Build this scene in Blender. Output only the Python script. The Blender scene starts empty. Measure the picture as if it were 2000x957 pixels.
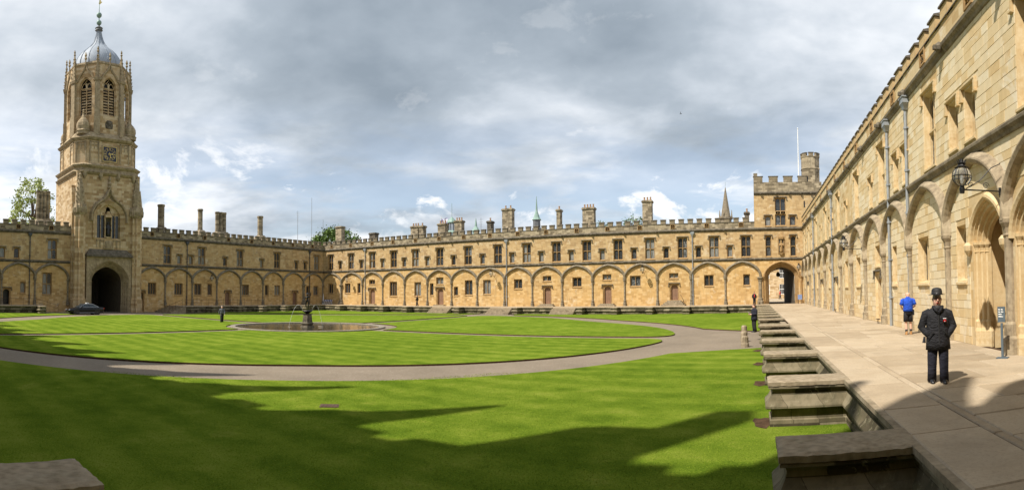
import bpy, bmesh, math, random
from mathutils import Vector, Matrix
random.seed(11)
sc = bpy.context.scene
col = sc.collection
R = math.radians
PI = math.pi

# ------------------------------------------------------------------ camera
CAM_Z = 1.892            # eye height above the terrace paving (z = 0)
FOC, CYP = 1077.56, 541.73   # cylindrical focal length and centre row of the 2000 x 957 picture
cam_d = bpy.data.cameras.new('camera')
cam = bpy.data.objects.new('camera', cam_d)
col.objects.link(cam)
cam_d.type = 'PANO'
cam_d.panorama_type = 'CENTRAL_CYLINDRICAL'
cam_d.central_cylindrical_range_u_min = -1000 / FOC
cam_d.central_cylindrical_range_u_max = 1000 / FOC
cam_d.central_cylindrical_range_v_min = (CYP - 957) / FOC
cam_d.central_cylindrical_range_v_max = CYP / FOC
cam_d.central_cylindrical_radius = 1.0
cam_d.clip_start = 0.05
cam_d.clip_end = 5000
yaw, pitch, roll = 0.4393, 0.0299, 0.008
rot = Matrix.Rotation(yaw, 3, 'Z') @ Matrix.Rotation(pitch, 3, 'X') @ Matrix.Rotation(roll, 3, 'Y')
right, fwd, up = rot @ Vector((1, 0, 0)), rot @ Vector((0, 1, 0)), rot @ Vector((0, 0, 1))
mw = Matrix(((right.x, up.x, -fwd.x, 0), (right.y, up.y, -fwd.y, 0), (right.z, up.z, -fwd.z, CAM_Z), (0, 0, 0, 1)))
cam.matrix_world = mw
sc.camera = cam

# ------------------------------------------------------------------ light
SUN_DIR = Vector((0.44, 0.62, -1.0)).normalized()      # the way the light travels
sun_d = bpy.data.lights.new('sun', 'SUN')
sun_d.energy = 4.6
sun_d.angle = R(0.55)
sun_d.color = (1.0, 0.93, 0.82)
sun = bpy.data.objects.new('sun', sun_d)
col.objects.link(sun)
sun.rotation_euler = SUN_DIR.to_track_quat('-Z', 'Y').to_euler()
sun.location = (0, 0, 80)
sun_elev = math.asin(-SUN_DIR.z)
sun_az = math.atan2(-SUN_DIR.x, -SUN_DIR.y)

sc.view_settings.view_transform = 'Standard'
sc.view_settings.look = 'None'
sc.view_settings.exposure = 0.58
sc.view_settings.gamma = 1.0
sc.view_settings.use_curve_mapping = False
sc.cycles.max_bounces = 6
sc.cycles.diffuse_bounces = 4
sc.cycles.glossy_bounces = 3
sc.cycles.transmission_bounces = 4
sc.cycles.use_adaptive_sampling = True


class NT:
    """small helper round a node tree"""
    def __init__(self, tree):
        self.t = tree
        self.n = tree.nodes
        self.n.clear()

    def new(self, kind, **kw):
        nd = self.n.new(kind)
        for k, v in kw.items():
            if k.startswith('i_'):
                nd.inputs[k[2:].replace('_', ' ')].default_value = v
            else:
                setattr(nd, k, v)
        return nd

    def link(self, a, b):
        self.t.links.new(a, b)

    def math(self, op, a, b=None, clamp=False):
        nd = self.n.new('ShaderNodeMath')
        nd.operation = op
        nd.use_clamp = clamp
        for i, s in enumerate((a, b)):
            if s is None:
                continue
            if isinstance(s, (int, float)):
                nd.inputs[i].default_value = s
            else:
                self.link(s, nd.inputs[i])
        return nd.outputs[0]

    def noise(self, vec, scale, detail=4, rough=0.55, dist=0.0):
        nd = self.n.new('ShaderNodeTexNoise')
        nd.inputs['Scale'].default_value = scale
        nd.inputs['Detail'].default_value = detail
        nd.inputs['Roughness'].default_value = rough
        nd.inputs['Distortion'].default_value = dist
        if vec is not None:
            self.link(vec, nd.inputs['Vector'])
        return nd.outputs['Fac']

    def ramp(self, fac, stops, interp='LINEAR'):
        nd = self.n.new('ShaderNodeValToRGB')
        nd.color_ramp.interpolation = interp
        el = nd.color_ramp.elements
        while len(el) < len(stops):
            el.new(0.5)
        for e, (p, c) in zip(el, stops):
            e.position = p
            e.color = (c[0], c[1], c[2], 1) if not isinstance(c, (int, float)) else (c, c, c, 1)
        self.link(fac, nd.inputs[0])
        return nd.outputs[0]

    def mix(self, fac, a, b, mode='MIX'):
        nd = self.n.new('ShaderNodeMix')
        nd.data_type = 'RGBA'
        nd.blend_type = mode
        for sock, s in ((nd.inputs[0], fac), (nd.inputs[6], a), (nd.inputs[7], b)):
            if isinstance(s, (int, float)):
                sock.default_value = s
            elif isinstance(s, (tuple, list)):
                sock.default_value = (s[0], s[1], s[2], 1)
            else:
                self.link(s, sock)
        return nd.outputs[2]

    def vmath(self, op, a, b=None):
        nd = self.n.new('ShaderNodeVectorMath')
        nd.operation = op
        for i, s in enumerate((a, b)):
            if s is None:
                continue
            if isinstance(s, (tuple, list)):
                nd.inputs[i].default_value = s
            else:
                self.link(s, nd.inputs[i])
        return nd.outputs[0]


# ------------------------------------------------------------------ sky
world = bpy.data.worlds.new('World')
sc.world = world
world.use_nodes = True
w = NT(world.node_tree)
sky = w.new('ShaderNodeTexSky')
sky.sky_type = 'NISHITA'
sky.sun_disc = False
sky.sun_elevation = sun_elev
sky.sun_rotation = sun_az
sky.air_density = 1.0
sky.dust_density = 1.0
tc = w.new('ShaderNodeTexCoord')
sep = w.new('ShaderNodeSeparateXYZ')
w.link(tc.outputs['Generated'], sep.inputs[0])
# clouds lie in a flat deck: a direction is carried up to the deck and sampled there
den = w.math('MAXIMUM', w.math('ADD', sep.outputs[2], 0.16), 0.05)
px_ = w.math('DIVIDE', sep.outputs[0], den)
py_ = w.math('DIVIDE', sep.outputs[1], den)
cmb = w.new('ShaderNodeCombineXYZ')
w.link(px_, cmb.inputs[0])
w.link(py_, cmb.inputs[1])
deck = w.vmath('ADD', cmb.outputs[0], (4.9, 1.95, 0.0))
big = w.noise(deck, 0.50, 2, 0.45, 0.1)
mid = w.noise(deck, 1.5, 5, 0.52, 0.25)
fine = w.noise(deck, 5.0, 5, 0.55, 0.15)
dens = w.math('ADD', w.math('MULTIPLY', big, 0.58), w.math('ADD', w.math('MULTIPLY', mid, 0.31), w.math('MULTIPLY', fine, 0.11)))
CLOUD = w.ramp(dens, [(0.36, (0.98, 0.98, 0.98)), (0.42, (0.77, 0.80, 0.84)), (0.48, (0.54, 0.59, 0.65)), (0.54, (0.37, 0.425, 0.485)), (0.63, (0.25, 0.30, 0.355))])
# broken edge towards the horizon, where blue shows between the decks
gap = w.noise(w.vmath('MULTIPLY', tc.outputs['Generated'], (2.2, 2.2, 9.0)), 1.5, 5, 0.55, 0.2)
low = w.ramp(sep.outputs[2], [(0.0, 1.0), (0.17, 1.0), (0.34, 0.0)])
cover = w.math('SUBTRACT', 1.0, w.math('MULTIPLY', w.ramp(gap, [(0.42, 0.0), (0.56, 0.85)]), low), True)
# heaped clouds standing along the horizon
cum = w.noise(w.vmath('ADD', w.vmath('MULTIPLY', tc.outputs['Generated'], (5.0, 5.0, 9.0)), (4.3, 1.2, 0.4)), 1.25, 8, 0.6, 0.35)
lowc = w.ramp(sep.outputs[2], [(0.0, 0.22), (0.08, 0.20), (0.16, 0.06), (0.24, 0.0)])
cumm = w.ramp(w.math('ADD', cum, lowc), [(0.60, 0.0), (0.66, 1.0)])
cumcol = w.ramp(cum, [(0.36, (0.45, 0.50, 0.56)), (0.58, (0.95, 0.95, 0.95))])
skyc = w.mix(1.0, sky.outputs[0], (0.12, 0.12, 0.12), 'MULTIPLY')
skyc = w.mix(0.35, skyc, (0.55, 0.62, 0.72))
c1 = w.mix(cover, skyc, CLOUD)
c2 = w.mix(w.math('MULTIPLY', cumm, w.math('SUBTRACT', 1.0, w.math('MULTIPLY', cover, 0.9))), c1, cumcol)
bg = w.new('ShaderNodeBackground')
w.link(c2, bg.inputs[0])
bg.inputs[1].default_value = 0.84
wo = w.new('ShaderNodeOutputWorld')
w.link(bg.outputs[0], wo.inputs[0])

# ------------------------------------------------------------------ materials
M = {}


def material(name):
    m = bpy.data.materials.new(name)
    m.use_nodes = True
    t = NT(m.node_tree)
    b = t.new('ShaderNodeBsdfPrincipled')
    o = t.new('ShaderNodeOutputMaterial')
    t.link(b.outputs[0], o.inputs[0])
    M[name] = m
    return t, b


def bump(t, b, h, strength, dist=0.02):
    bp = t.new('ShaderNodeBump')
    bp.inputs['Strength'].default_value = strength
    bp.inputs['Distance'].default_value = dist
    t.link(h, bp.inputs['Height'])
    t.link(bp.outputs[0], b.inputs['Normal'])


def plain(name, c, rough=0.6, metal=0.0, var=0.12, scale=6.0, bmp=0.0, spec=0.5):
    t, b = material(name)
    co = t.new('ShaderNodeTexCoord').outputs['Object']
    n = t.noise(co, scale, 5, 0.6)
    lo = tuple(max(0, x * (1 - var)) for x in c)
    hi = tuple(min(1, x * (1 + var)) for x in c)
    t.link(t.ramp(n, [(0.3, lo), (0.7, hi)]), b.inputs['Base Color'])
    b.inputs['Roughness'].default_value = rough
    b.inputs['Metallic'].default_value = metal
    b.inputs['Specular IOR Level'].default_value = spec
    if bmp:
        bump(t, b, t.noise(co, scale * 4, 6, 0.65), bmp)
    return M[name]


def ashlar(name, pal, bw=0.62, bh=0.29, mortar=(0.30, 0.25, 0.17), dirt=0.5, dirtc=(0.16, 0.125, 0.08), stones=True, warm=None, rough=0.92, storey=None, lichen=0.0, lime=0.0):
    """dressed stone in courses on a vertical face (object x and z, y for returns)"""
    t, b = material(name)
    co = t.new('ShaderNodeTexCoord').outputs['Object']
    s = t.new('ShaderNodeSeparateXYZ')
    t.link(co, s.inputs[0])
    cb = t.new('ShaderNodeCombineXYZ')
    t.link(t.math('ADD', s.outputs[0], s.outputs[1]), cb.inputs[0])
    t.link(s.outputs[2], cb.inputs[1])
    wob = t.noise(co, 0.9, 2)
    vec = cb.outputs[0]
    big = t.noise(co, 0.22, 4, 0.6, 0.3)
    fine = t.noise(co, 9.0, 6, 0.65)
    mid = t.noise(co, 2.2, 5, 0.6)
    if stones:
        br = t.new('ShaderNodeTexBrick')
        br.offset = 0.43
        br.offset_frequency = 2
        br.squash = 0.72
        br.squash_frequency = 3
        br.inputs['Color1'].default_value = (0, 0, 0, 1)
        br.inputs['Color2'].default_value = (1, 1, 1, 1)
        br.inputs['Mortar'].default_value = (0.5, 0.5, 0.5, 1)
        br.inputs['Scale'].default_value = 1.0
        br.inputs['Brick Width'].default_value = bw
        br.inputs['Row Height'].default_value = bh
        br.inputs['Mortar Size'].default_value = 0.007
        br.inputs['Mortar Smooth'].default_value = 0.4
        t.link(vec, br.inputs['Vector'])
        val = t.math('ADD', t.math('MULTIPLY', br.outputs['Color'], 0.72), t.math('MULTIPLY', mid, 0.34))
        base = t.ramp(val, pal)
        base = t.mix(t.math('MULTIPLY', br.outputs['Fac'], 0.55), base, mortar)
        h = t.math('SUBTRACT', t.math('MULTIPLY', fine, 0.5), br.outputs['Fac'])
    else:
        val = t.math('ADD', t.math('MULTIPLY', mid, 1.25), t.math('MULTIPLY', fine, 0.75))
        val = t.math('SUBTRACT', val, 0.45)
        base = t.ramp(val, pal)
        h = t.math('ADD', t.math('MULTIPLY', fine, 0.6), t.math('MULTIPLY', mid, 0.6))
    if warm is not None:
        base = t.mix(t.ramp(big, [(0.4, 0.0), (0.68, 0.55)]), base, warm)
    if storey is not None:          # the upper storey is of a greyer stone than the ground floor
        upz = t.math('GREATER_THAN', s.outputs[2], 6.15)
        base = t.mix(t.math('MULTIPLY', upz, 0.34), base, storey[0])
        base = t.mix(t.math('MULTIPLY', t.math('SUBTRACT', 1.0, upz), 0.26), base, storey[1])
    if lime:                        # remains of limewash
        lw = t.noise(co, 0.75, 7, 0.72, 0.8)
        base = t.mix(t.math('MULTIPLY', t.ramp(lw, [(0.58, 0.0), (0.63, 1.0)]), lime), base, (0.70, 0.64, 0.52))
    if lichen:
        lc = t.noise(co, 6.5, 6, 0.75, 0.5)
        base = t.mix(t.math('MULTIPLY', t.ramp(lc, [(0.56, 0.0), (0.62, 1.0)]), lichen), base, (0.25, 0.225, 0.15))
        mo = t.noise(co, 1.7, 6, 0.7, 0.4)
        base = t.mix(t.math('MULTIPLY', t.ramp(mo, [(0.55, 0.0), (0.66, 1.0)]), lichen * 0.8), base, (0.075, 0.078, 0.028))
    # streaks of dirt running down the face
    sv = t.vmath('MULTIPLY', co, (1.6, 1.6, 0.28))
    st = t.noise(sv, 1.3, 6, 0.7)
    m2 = t.math('MULTIPLY', t.ramp(st, [(0.46, 0.0), (0.72, 1.0)]), dirt)
    base = t.mix(m2, base, dirtc)
    base = t.mix(t.math('MULTIPLY', t.ramp(fine, [(0.30, 1.0), (0.46, 0.0)]), 0.35 * dirt), base, dirtc)
    t.link(base, b.inputs['Base Color'])
    b.inputs['Roughness'].default_value = rough
    b.inputs['Specular IOR Level'].default_value = 0.2
    bump(t, b, h, 0.55, 0.012)
    return M[name]


PAL_GOLD = [(0.12, (0.20, 0.125, 0.052)), (0.32, (0.34, 0.225, 0.10)), (0.55, (0.44, 0.305, 0.145)), (0.78, (0.53, 0.39, 0.205)), (0.95, (0.60, 0.48, 0.30))]
PAL_WALL = [(0.12, (0.28, 0.165, 0.068)), (0.32, (0.41, 0.262, 0.115)), (0.55, (0.51, 0.345, 0.16)), (0.78, (0.58, 0.42, 0.22)), (0.95, (0.66, 0.52, 0.32))]
PAL_TRIM = [(0.12, (0.20, 0.115, 0.048)), (0.4, (0.30, 0.185, 0.08)), (0.7, (0.38, 0.25, 0.12)), (0.95, (0.46, 0.34, 0.19))]
PAL_PALE = [(0.12, (0.40, 0.27, 0.13)), (0.32, (0.50, 0.36, 0.19)), (0.55, (0.56, 0.435, 0.255)), (0.78, (0.62, 0.51, 0.33)), (0.95, (0.67, 0.585, 0.42))]
PAL_GREY = [(0.2, (0.15, 0.12, 0.08)), (0.45, (0.25, 0.205, 0.14)), (0.7, (0.36, 0.295, 0.20)), (0.95, (0.45, 0.38, 0.27))]
PAL_DARK = [(0.2, (0.055, 0.047, 0.036)), (0.45, (0.105, 0.09, 0.068)), (0.7, (0.17, 0.145, 0.11)), (0.95, (0.26, 0.225, 0.17))]
PAL_TOWER = [(0.12, (0.31, 0.20, 0.10)), (0.35, (0.43, 0.30, 0.16)), (0.6, (0.52, 0.385, 0.225)), (0.9, (0.60, 0.48, 0.32))]
ashlar('wall_stone', PAL_WALL, warm=(0.56, 0.36, 0.14), dirt=0.34, storey=((0.37, 0.275, 0.175), (0.60, 0.375, 0.145)), lime=0.35)
ashlar('pale_stone', PAL_PALE, warm=(0.58, 0.40, 0.18), dirt=0.12, mortar=(0.45, 0.36, 0.22), lime=0.5)
ashlar('parapet_stone', PAL_GREY, dirt=0.6, dirtc=(0.10, 0.085, 0.06))
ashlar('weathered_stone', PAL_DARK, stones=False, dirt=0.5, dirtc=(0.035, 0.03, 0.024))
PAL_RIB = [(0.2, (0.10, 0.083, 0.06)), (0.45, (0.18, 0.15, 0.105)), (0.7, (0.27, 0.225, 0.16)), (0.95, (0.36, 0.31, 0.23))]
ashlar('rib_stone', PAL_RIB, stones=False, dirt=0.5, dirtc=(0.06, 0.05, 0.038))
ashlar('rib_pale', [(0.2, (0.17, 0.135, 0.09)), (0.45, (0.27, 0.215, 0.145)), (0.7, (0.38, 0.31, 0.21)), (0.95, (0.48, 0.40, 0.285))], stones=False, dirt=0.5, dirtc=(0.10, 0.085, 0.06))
ashlar('trim_stone', PAL_TRIM, stones=False, dirt=0.3)
ashlar('pale_trim', PAL_PALE, stones=False, dirt=0.15, warm=(0.60, 0.42, 0.20))
ashlar('tower_stone', PAL_TOWER, bw=0.8, bh=0.34, dirt=0.35, dirtc=(0.16, 0.125, 0.085))
ashlar('tower_trim', [(0.2, (0.19, 0.145, 0.09)), (0.45, (0.30, 0.235, 0.145)), (0.7, (0.41, 0.325, 0.21)), (0.95, (0.50, 0.41, 0.28))], stones=False, dirt=0.6, dirtc=(0.10, 0.08, 0.055))
ashlar('rubble_stone', PAL_GREY, bw=0.42, bh=0.16, dirt=0.3)
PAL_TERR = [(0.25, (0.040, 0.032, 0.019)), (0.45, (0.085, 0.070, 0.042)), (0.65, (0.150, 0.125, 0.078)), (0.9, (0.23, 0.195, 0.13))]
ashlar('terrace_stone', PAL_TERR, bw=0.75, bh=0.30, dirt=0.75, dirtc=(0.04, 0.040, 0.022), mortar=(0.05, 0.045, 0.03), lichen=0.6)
ashlar('coping_stone', [(0.2, (0.17, 0.13, 0.085)), (0.45, (0.25, 0.20, 0.135)), (0.7, (0.33, 0.27, 0.19)), (0.95, (0.40, 0.34, 0.25))], stones=False, dirt=0.4, dirtc=(0.09, 0.08, 0.055), lichen=0.25)


def stone_block_material():
    """single stones: each takes its own tint, from its object or from the 'tint' attribute of a joined mesh"""
    t, b = material('stone_block')
    oi = t.new('ShaderNodeObjectInfo')
    at = t.new('ShaderNodeAttribute')
    at.attribute_name = 'tint'
    val = t.math('FRACT', t.math('ADD', oi.outputs['Random'], at.outputs['Fac']))
    co = t.new('ShaderNodeNewGeometry').outputs['Position']
    mid = t.noise(co, 2.6, 5, 0.6)
    fine = t.noise(co, 16, 6, 0.7)
    v = t.math('ADD', t.math('MULTIPLY', val, 0.55), t.math('ADD', 0.08, t.math('MULTIPLY', mid, 0.38)))
    base = t.ramp(v, [(0.12, (0.50, 0.34, 0.165)), (0.3, (0.58, 0.435, 0.235)), (0.5, (0.63, 0.505, 0.31)), (0.75, (0.67, 0.565, 0.385)), (0.95, (0.71, 0.64, 0.49))])
    st = t.noise(t.vmath('MULTIPLY', co, (1.6, 1.6, 0.3)), 1.5, 6, 0.7)
    lw = t.noise(co, 0.75, 7, 0.72, 0.8)
    base = t.mix(t.math('MULTIPLY', t.ramp(lw, [(0.57, 0.0), (0.62, 1.0)]), 0.5), base, (0.72, 0.66, 0.54))
    base = t.mix(t.math('MULTIPLY', t.ramp(st, [(0.52, 0.0), (0.75, 1.0)]), 0.22), base, (0.26, 0.20, 0.12))
    base = t.mix(t.math('MULTIPLY', t.ramp(fine, [(0.28, 1.0), (0.40, 0.0)]), 0.3), base, (0.3, 0.22, 0.13))
    t.link(base, b.inputs['Base Color'])
    b.inputs['Roughness'].default_value = 0.9
    b.inputs['Specular IOR Level'].default_value = 0.2
    bump(t, b, t.math('ADD', fine, mid), 0.5, 0.012)


stone_block_material()


def slab_material():
    t, b = material('paving_slab')
    oi = t.new('ShaderNodeObjectInfo')
    co = t.new('ShaderNodeNewGeometry').outputs['Position']
    mid = t.noise(co, 1.1, 6, 0.65)
    fine = t.noise(co, 22, 6, 0.7)
    v = t.math('ADD', t.math('MULTIPLY', oi.outputs['Random'], 0.35), t.math('MULTIPLY', mid, 0.65))
    base = t.ramp(v, [(0.2, (0.26, 0.20, 0.13)), (0.5, (0.375, 0.298, 0.205)), (0.85, (0.47, 0.39, 0.285))])
    base = t.mix(t.ramp(fine, [(0.3, 0.45), (0.5, 0.0)]), base, (0.17, 0.14, 0.10))
    stn = t.noise(co, 0.55, 7, 0.7, 0.6)
    base = t.mix(t.ramp(stn, [(0.50, 0.0), (0.70, 0.45)]), base, (0.20, 0.165, 0.12))
    t.link(base, b.inputs['Base Color'])
    b.inputs['Roughness'].default_value = 0.82
    b.inputs['Specular IOR Level'].default_value = 0.25
    bump(t, b, t.math('ADD', fine, t.math('MULTIPLY', mid, 2.0)), 0.45, 0.008)


slab_material()


def paving_material():
    t, b = material('paving')
    co = t.new('ShaderNodeNewGeometry').outputs['Position']
    br = t.new('ShaderNodeTexBrick')
    br.offset = 0.4
    for k, v in (('Color1', (0, 0, 0, 1)), ('Color2', (1, 1, 1, 1)), ('Mortar', (0, 0, 0, 1))):
        br.inputs[k].default_value = v
    br.inputs['Scale'].default_value = 1.0
    br.inputs['Brick Width'].default_value = 1.35
    br.inputs['Row Height'].default_value = 0.8
    br.inputs['Mortar Size'].default_value = 0.008
    t.link(co, br.inputs['Vector'])
    mid = t.noise(co, 1.1, 6, 0.65)
    fine = t.noise(co, 20, 5, 0.7)
    v = t.math('ADD', t.math('MULTIPLY', br.outputs['Color'], 0.35), t.math('MULTIPLY', mid, 0.65))
    base = t.ramp(v, [(0.2, (0.26, 0.20, 0.13)), (0.5, (0.375, 0.298, 0.205)), (0.85, (0.47, 0.39, 0.285))])
    base = t.mix(t.math('MULTIPLY', br.outputs['Fac'], 0.7), base, (0.17, 0.135, 0.09))
    t.link(base, b.inputs['Base Color'])
    b.inputs['Roughness'].default_value = 0.85
    b.inputs['Specular IOR Level'].default_value = 0.25
    bump(t, b, t.math('SUBTRACT', fine, t.math('MULTIPLY', br.outputs['Fac'], 2)), 0.4, 0.008)


paving_material()


def gravel_material():
    t, b = material('gravel')
    co = t.new('ShaderNodeNewGeometry').outputs['Position']
    fine = t.noise(co, 55, 4, 0.7)
    mid = t.noise(co, 0.45, 5, 0.6)
    vo = t.new('ShaderNodeTexVoronoi')
    vo.inputs['Scale'].default_value = 38
    t.link(co, vo.inputs['Vector'])
    base = t.ramp(t.math('ADD', t.math('MULTIPLY', fine, 0.5), t.math('MULTIPLY', mid, 0.5)), [(0.3, (0.115, 0.090, 0.062)), (0.5, (0.172, 0.136, 0.096)), (0.72, (0.232, 0.186, 0.135))])
    base = t.mix(t.ramp(vo.outputs['Color'], [(0.78, 0.0), (0.86, 0.45)]), base, (0.40, 0.36, 0.31))
    t.link(base, b.inputs['Base Color'])
    b.inputs['Roughness'].default_value = 0.9
    bump(t, b, vo.outputs['Distance'], 0.5, 0.01)


gravel_material()


def grass_material():
    t, b = material('lawn_grass')
    co = t.new('ShaderNodeNewGeometry').outputs['Position']
    s = t.new('ShaderNodeSeparateXYZ')
    t.link(co, s.inputs[0])
    big = t.noise(co, 0.16, 4, 0.6)
    mid = t.noise(co, 1.3, 6, 0.7)
    fine = t.noise(t.vmath('MULTIPLY', co, (1, 1, 0)), 28, 6, 0.75)
    blades = t.noise(t.vmath('MULTIPLY', co, (1, 1, 0)), 110, 3, 0.7)
    wob = t.math('MULTIPLY', t.noise(co, 0.35, 3), 0.35)
    stripe = t.math('SINE', t.math('MULTIPLY', t.math('ADD', t.math('ADD', s.outputs[1], t.math('MULTIPLY', s.outputs[0], 0.06)), wob), 2 * PI / 1.55))
    st = t.math('MULTIPLY', t.math('MAXIMUM', t.math('MINIMUM', t.math('MULTIPLY', stripe, 2.0), 1.0), -1.0), 0.030)
    v = t.math('ADD', t.math('ADD', t.math('MULTIPLY', mid, 0.42), t.math('MULTIPLY', fine, 0.62)), t.math('ADD', t.math('MULTIPLY', blades, 0.40), t.math('MULTIPLY', big, 0.30)))
    v = t.math('ADD', t.math('SUBTRACT', v, 0.37), st)
    base = t.ramp(v, [(0.26, (0.034, 0.064, 0.006)), (0.44, (0.090, 0.146, 0.013)), (0.56, (0.148, 0.203, 0.022)), (0.74, (0.235, 0.275, 0.050))])
    base = t.mix(t.ramp(mid, [(0.58, 0.0), (0.78, 0.28)]), base, (0.26, 0.235, 0.06))
    t.link(base, b.inputs['Base Color'])
    b.inputs['Roughness'].default_value = 1.0
    b.inputs['Specular IOR Level'].default_value = 0.0
    bump(t, b, t.math('ADD', blades, fine), 0.7, 0.03)


grass_material()
plain('soil', (0.075, 0.046, 0.028), 0.95, 0, 0.45, 9, 0.8, 0.05)
plain('lead_roof', (0.29, 0.33, 0.385), 0.65, 0.0, 0.12, 1.6, 0.1, 0.4)
plain('old_lead', (0.13, 0.135, 0.14), 0.55, 0.2, 0.3, 3, 0.1)
plain('pipe_paint', (0.27, 0.29, 0.31), 0.5, 0.1, 0.15, 4)
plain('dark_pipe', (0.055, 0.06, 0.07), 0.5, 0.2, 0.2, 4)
plain('copper', (0.20, 0.30, 0.26), 0.6, 0.1, 0.25, 5)
plain('iron', (0.025, 0.024, 0.024), 0.5, 0.6, 0.3, 10)
plain('rust_iron', (0.075, 0.04, 0.025), 0.8, 0.2, 0.35, 10)
plain('white_paint', (0.78, 0.78, 0.76), 0.5, 0, 0.04, 4)
plain('gold', (0.75, 0.55, 0.18), 0.35, 0.8, 0.1, 8)
plain('clock_blue', (0.02, 0.022, 0.045), 0.5, 0, 0.2, 8)
plain('roof_slate', (0.16, 0.15, 0.14), 0.8, 0, 0.2, 2)
plain('dark_wood', (0.045, 0.028, 0.018), 0.65, 0, 0.35, 3, 0.2)
plain('black_paint', (0.012, 0.012, 0.014), 0.4, 0, 0.2, 4)
plain('bronze', (0.035, 0.035, 0.036), 0.35, 0.7, 0.4, 14)
plain('pot_clay', (0.40, 0.25, 0.15), 0.85, 0, 0.25, 4)
plain('bark', (0.11, 0.085, 0.06), 0.9, 0, 0.3, 4, 0.4)
plain('skin', (0.62, 0.37, 0.27), 0.5, 0, 0.08, 14)
def cloth(name, c, rough, k):
    t, b = material(name)
    co = t.new('ShaderNodeTexCoord').outputs['Object']
    n1 = t.noise(t.vmath('MULTIPLY', co, (1.0, 1.0, 2.2)), 7, 3, 0.5, 1.2)
    n2 = t.noise(co, 60, 3)
    t.link(t.ramp(n1, [(0.3, tuple(x * .7 for x in c)), (0.7, tuple(x * 1.35 for x in c))]), b.inputs['Base Color'])
    b.inputs['Roughness'].default_value = rough
    b.inputs['Specular IOR Level'].default_value = 0.25
    bump(t, b, t.math('ADD', n1, t.math('MULTIPLY', n2, 0.08)), k, 0.04)


cloth('nylon', (0.016, 0.016, 0.019), 0.75, 0.9)
cloth('navy_cloth', (0.018, 0.019, 0.030), 0.9, 0.8)
plain('felt', (0.012, 0.012, 0.013), 0.7, 0, 0.15, 20)
plain('leather', (0.012, 0.012, 0.014), 0.3, 0, 0.2, 10)
cloth('blue_shirt', (0.018, 0.075, 0.48), 0.85, 0.8)
plain('boot_tan', (0.45, 0.24, 0.09), 0.7, 0, 0.15, 10)
plain('hair_brown', (0.10, 0.05, 0.025), 0.6, 0, 0.3, 30)
plain('hair_grey', (0.32, 0.29, 0.26), 0.6, 0, 0.3, 30)
plain('red_cloth', (0.45, 0.02, 0.03), 0.8, 0, 0.15, 8)
plain('grey_cloth', (0.11, 0.115, 0.14), 0.8, 0, 0.15, 8)
plain('white_cloth', (0.75, 0.75, 0.75), 0.8, 0, 0.05, 8)
plain('rubber', (0.012, 0.012, 0.012), 0.8, 0, 0.2, 10)
plain('alloy', (0.55, 0.56, 0.58), 0.3, 0.8, 0.08, 8)
plain('chrome', (0.75, 0.76, 0.78), 0.12, 1.0, 0.03, 4)
plain('red_lens', (0.35, 0.01, 0.01), 0.2, 0, 0.1, 8)
plain('head_lens', (0.6, 0.62, 0.65), 0.08, 0.4, 0.05, 8)
plain('sign_slate', (0.085, 0.115, 0.14), 0.5, 0, 0.08, 8)
plain('sign_blue', (0.16, 0.22, 0.40), 0.5, 0, 0.1, 8)
plain('canvas_blue', (0.10, 0.10, 0.22), 0.8, 0, 0.15, 8)
plain('pool_stone', (0.20, 0.175, 0.135), 0.9, 0, 0.3, 6, 0.4)
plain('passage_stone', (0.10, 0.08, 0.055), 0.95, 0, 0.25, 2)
plain('bird', (0.02, 0.02, 0.02), 0.8)
t_, b_ = material('car_paint')
b_.inputs['Base Color'].default_value = (0.008, 0.008, 0.010, 1)
b_.inputs['Roughness'].default_value = 0.18
b_.inputs['Coat Weight'].default_value = 0.12
b_.inputs['Specular IOR Level'].default_value = 0.25
b_.inputs['Coat Roughness'].default_value = 0.04
t_, b_ = material('car_glass')
b_.inputs['Base Color'].default_value = (0.02, 0.03, 0.04, 1)
b_.inputs['Roughness'].default_value = 0.04
b_.inputs['Specular IOR Level'].default_value = 0.8


def glass_material():
    """leaded panes: dark, faintly bowed, with lead lines"""
    t, b = material('window_glass')
    co = t.new('ShaderNodeTexCoord').outputs['Object']
    oi = t.new('ShaderNodeObjectInfo')
    ps = t.new('ShaderNodeNewGeometry').outputs['Position']
    n = t.noise(ps, 5.5, 2)
    base = t.ramp(t.math('ADD', t.math('MULTIPLY', oi.outputs['Random'], 0.5), t.math('MULTIPLY', n, 0.5)), [(0.25, (0.010, 0.012, 0.014)), (0.55, (0.028, 0.032, 0.036)), (0.68, (0.07, 0.078, 0.085)), (0.74, (0.22, 0.23, 0.23))])
    s = t.new('ShaderNodeSeparateXYZ')
    t.link(ps, s.inputs[0])
    hx = t.math('ADD', s.outputs[0], s.outputs[1])
    lead = t.math('MAXIMUM', t.math('GREATER_THAN', t.math('FRACT', t.math('MULTIPLY', s.outputs[2], 5.2)), 0.88), t.math('GREATER_THAN', t.math('FRACT', t.math('MULTIPLY', hx, 6.4)), 0.88))
    t.link(t.mix(lead, base, (0.05, 0.05, 0.05)), b.inputs['Base Color'])
    t.link(t.math('ADD', 0.12, t.math('MULTIPLY', lead, 0.5)), b.inputs['Roughness'])
    b.inputs['Specular IOR Level'].default_value = 0.6
    bump(t, b, n, 0.35, 0.03)


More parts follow.
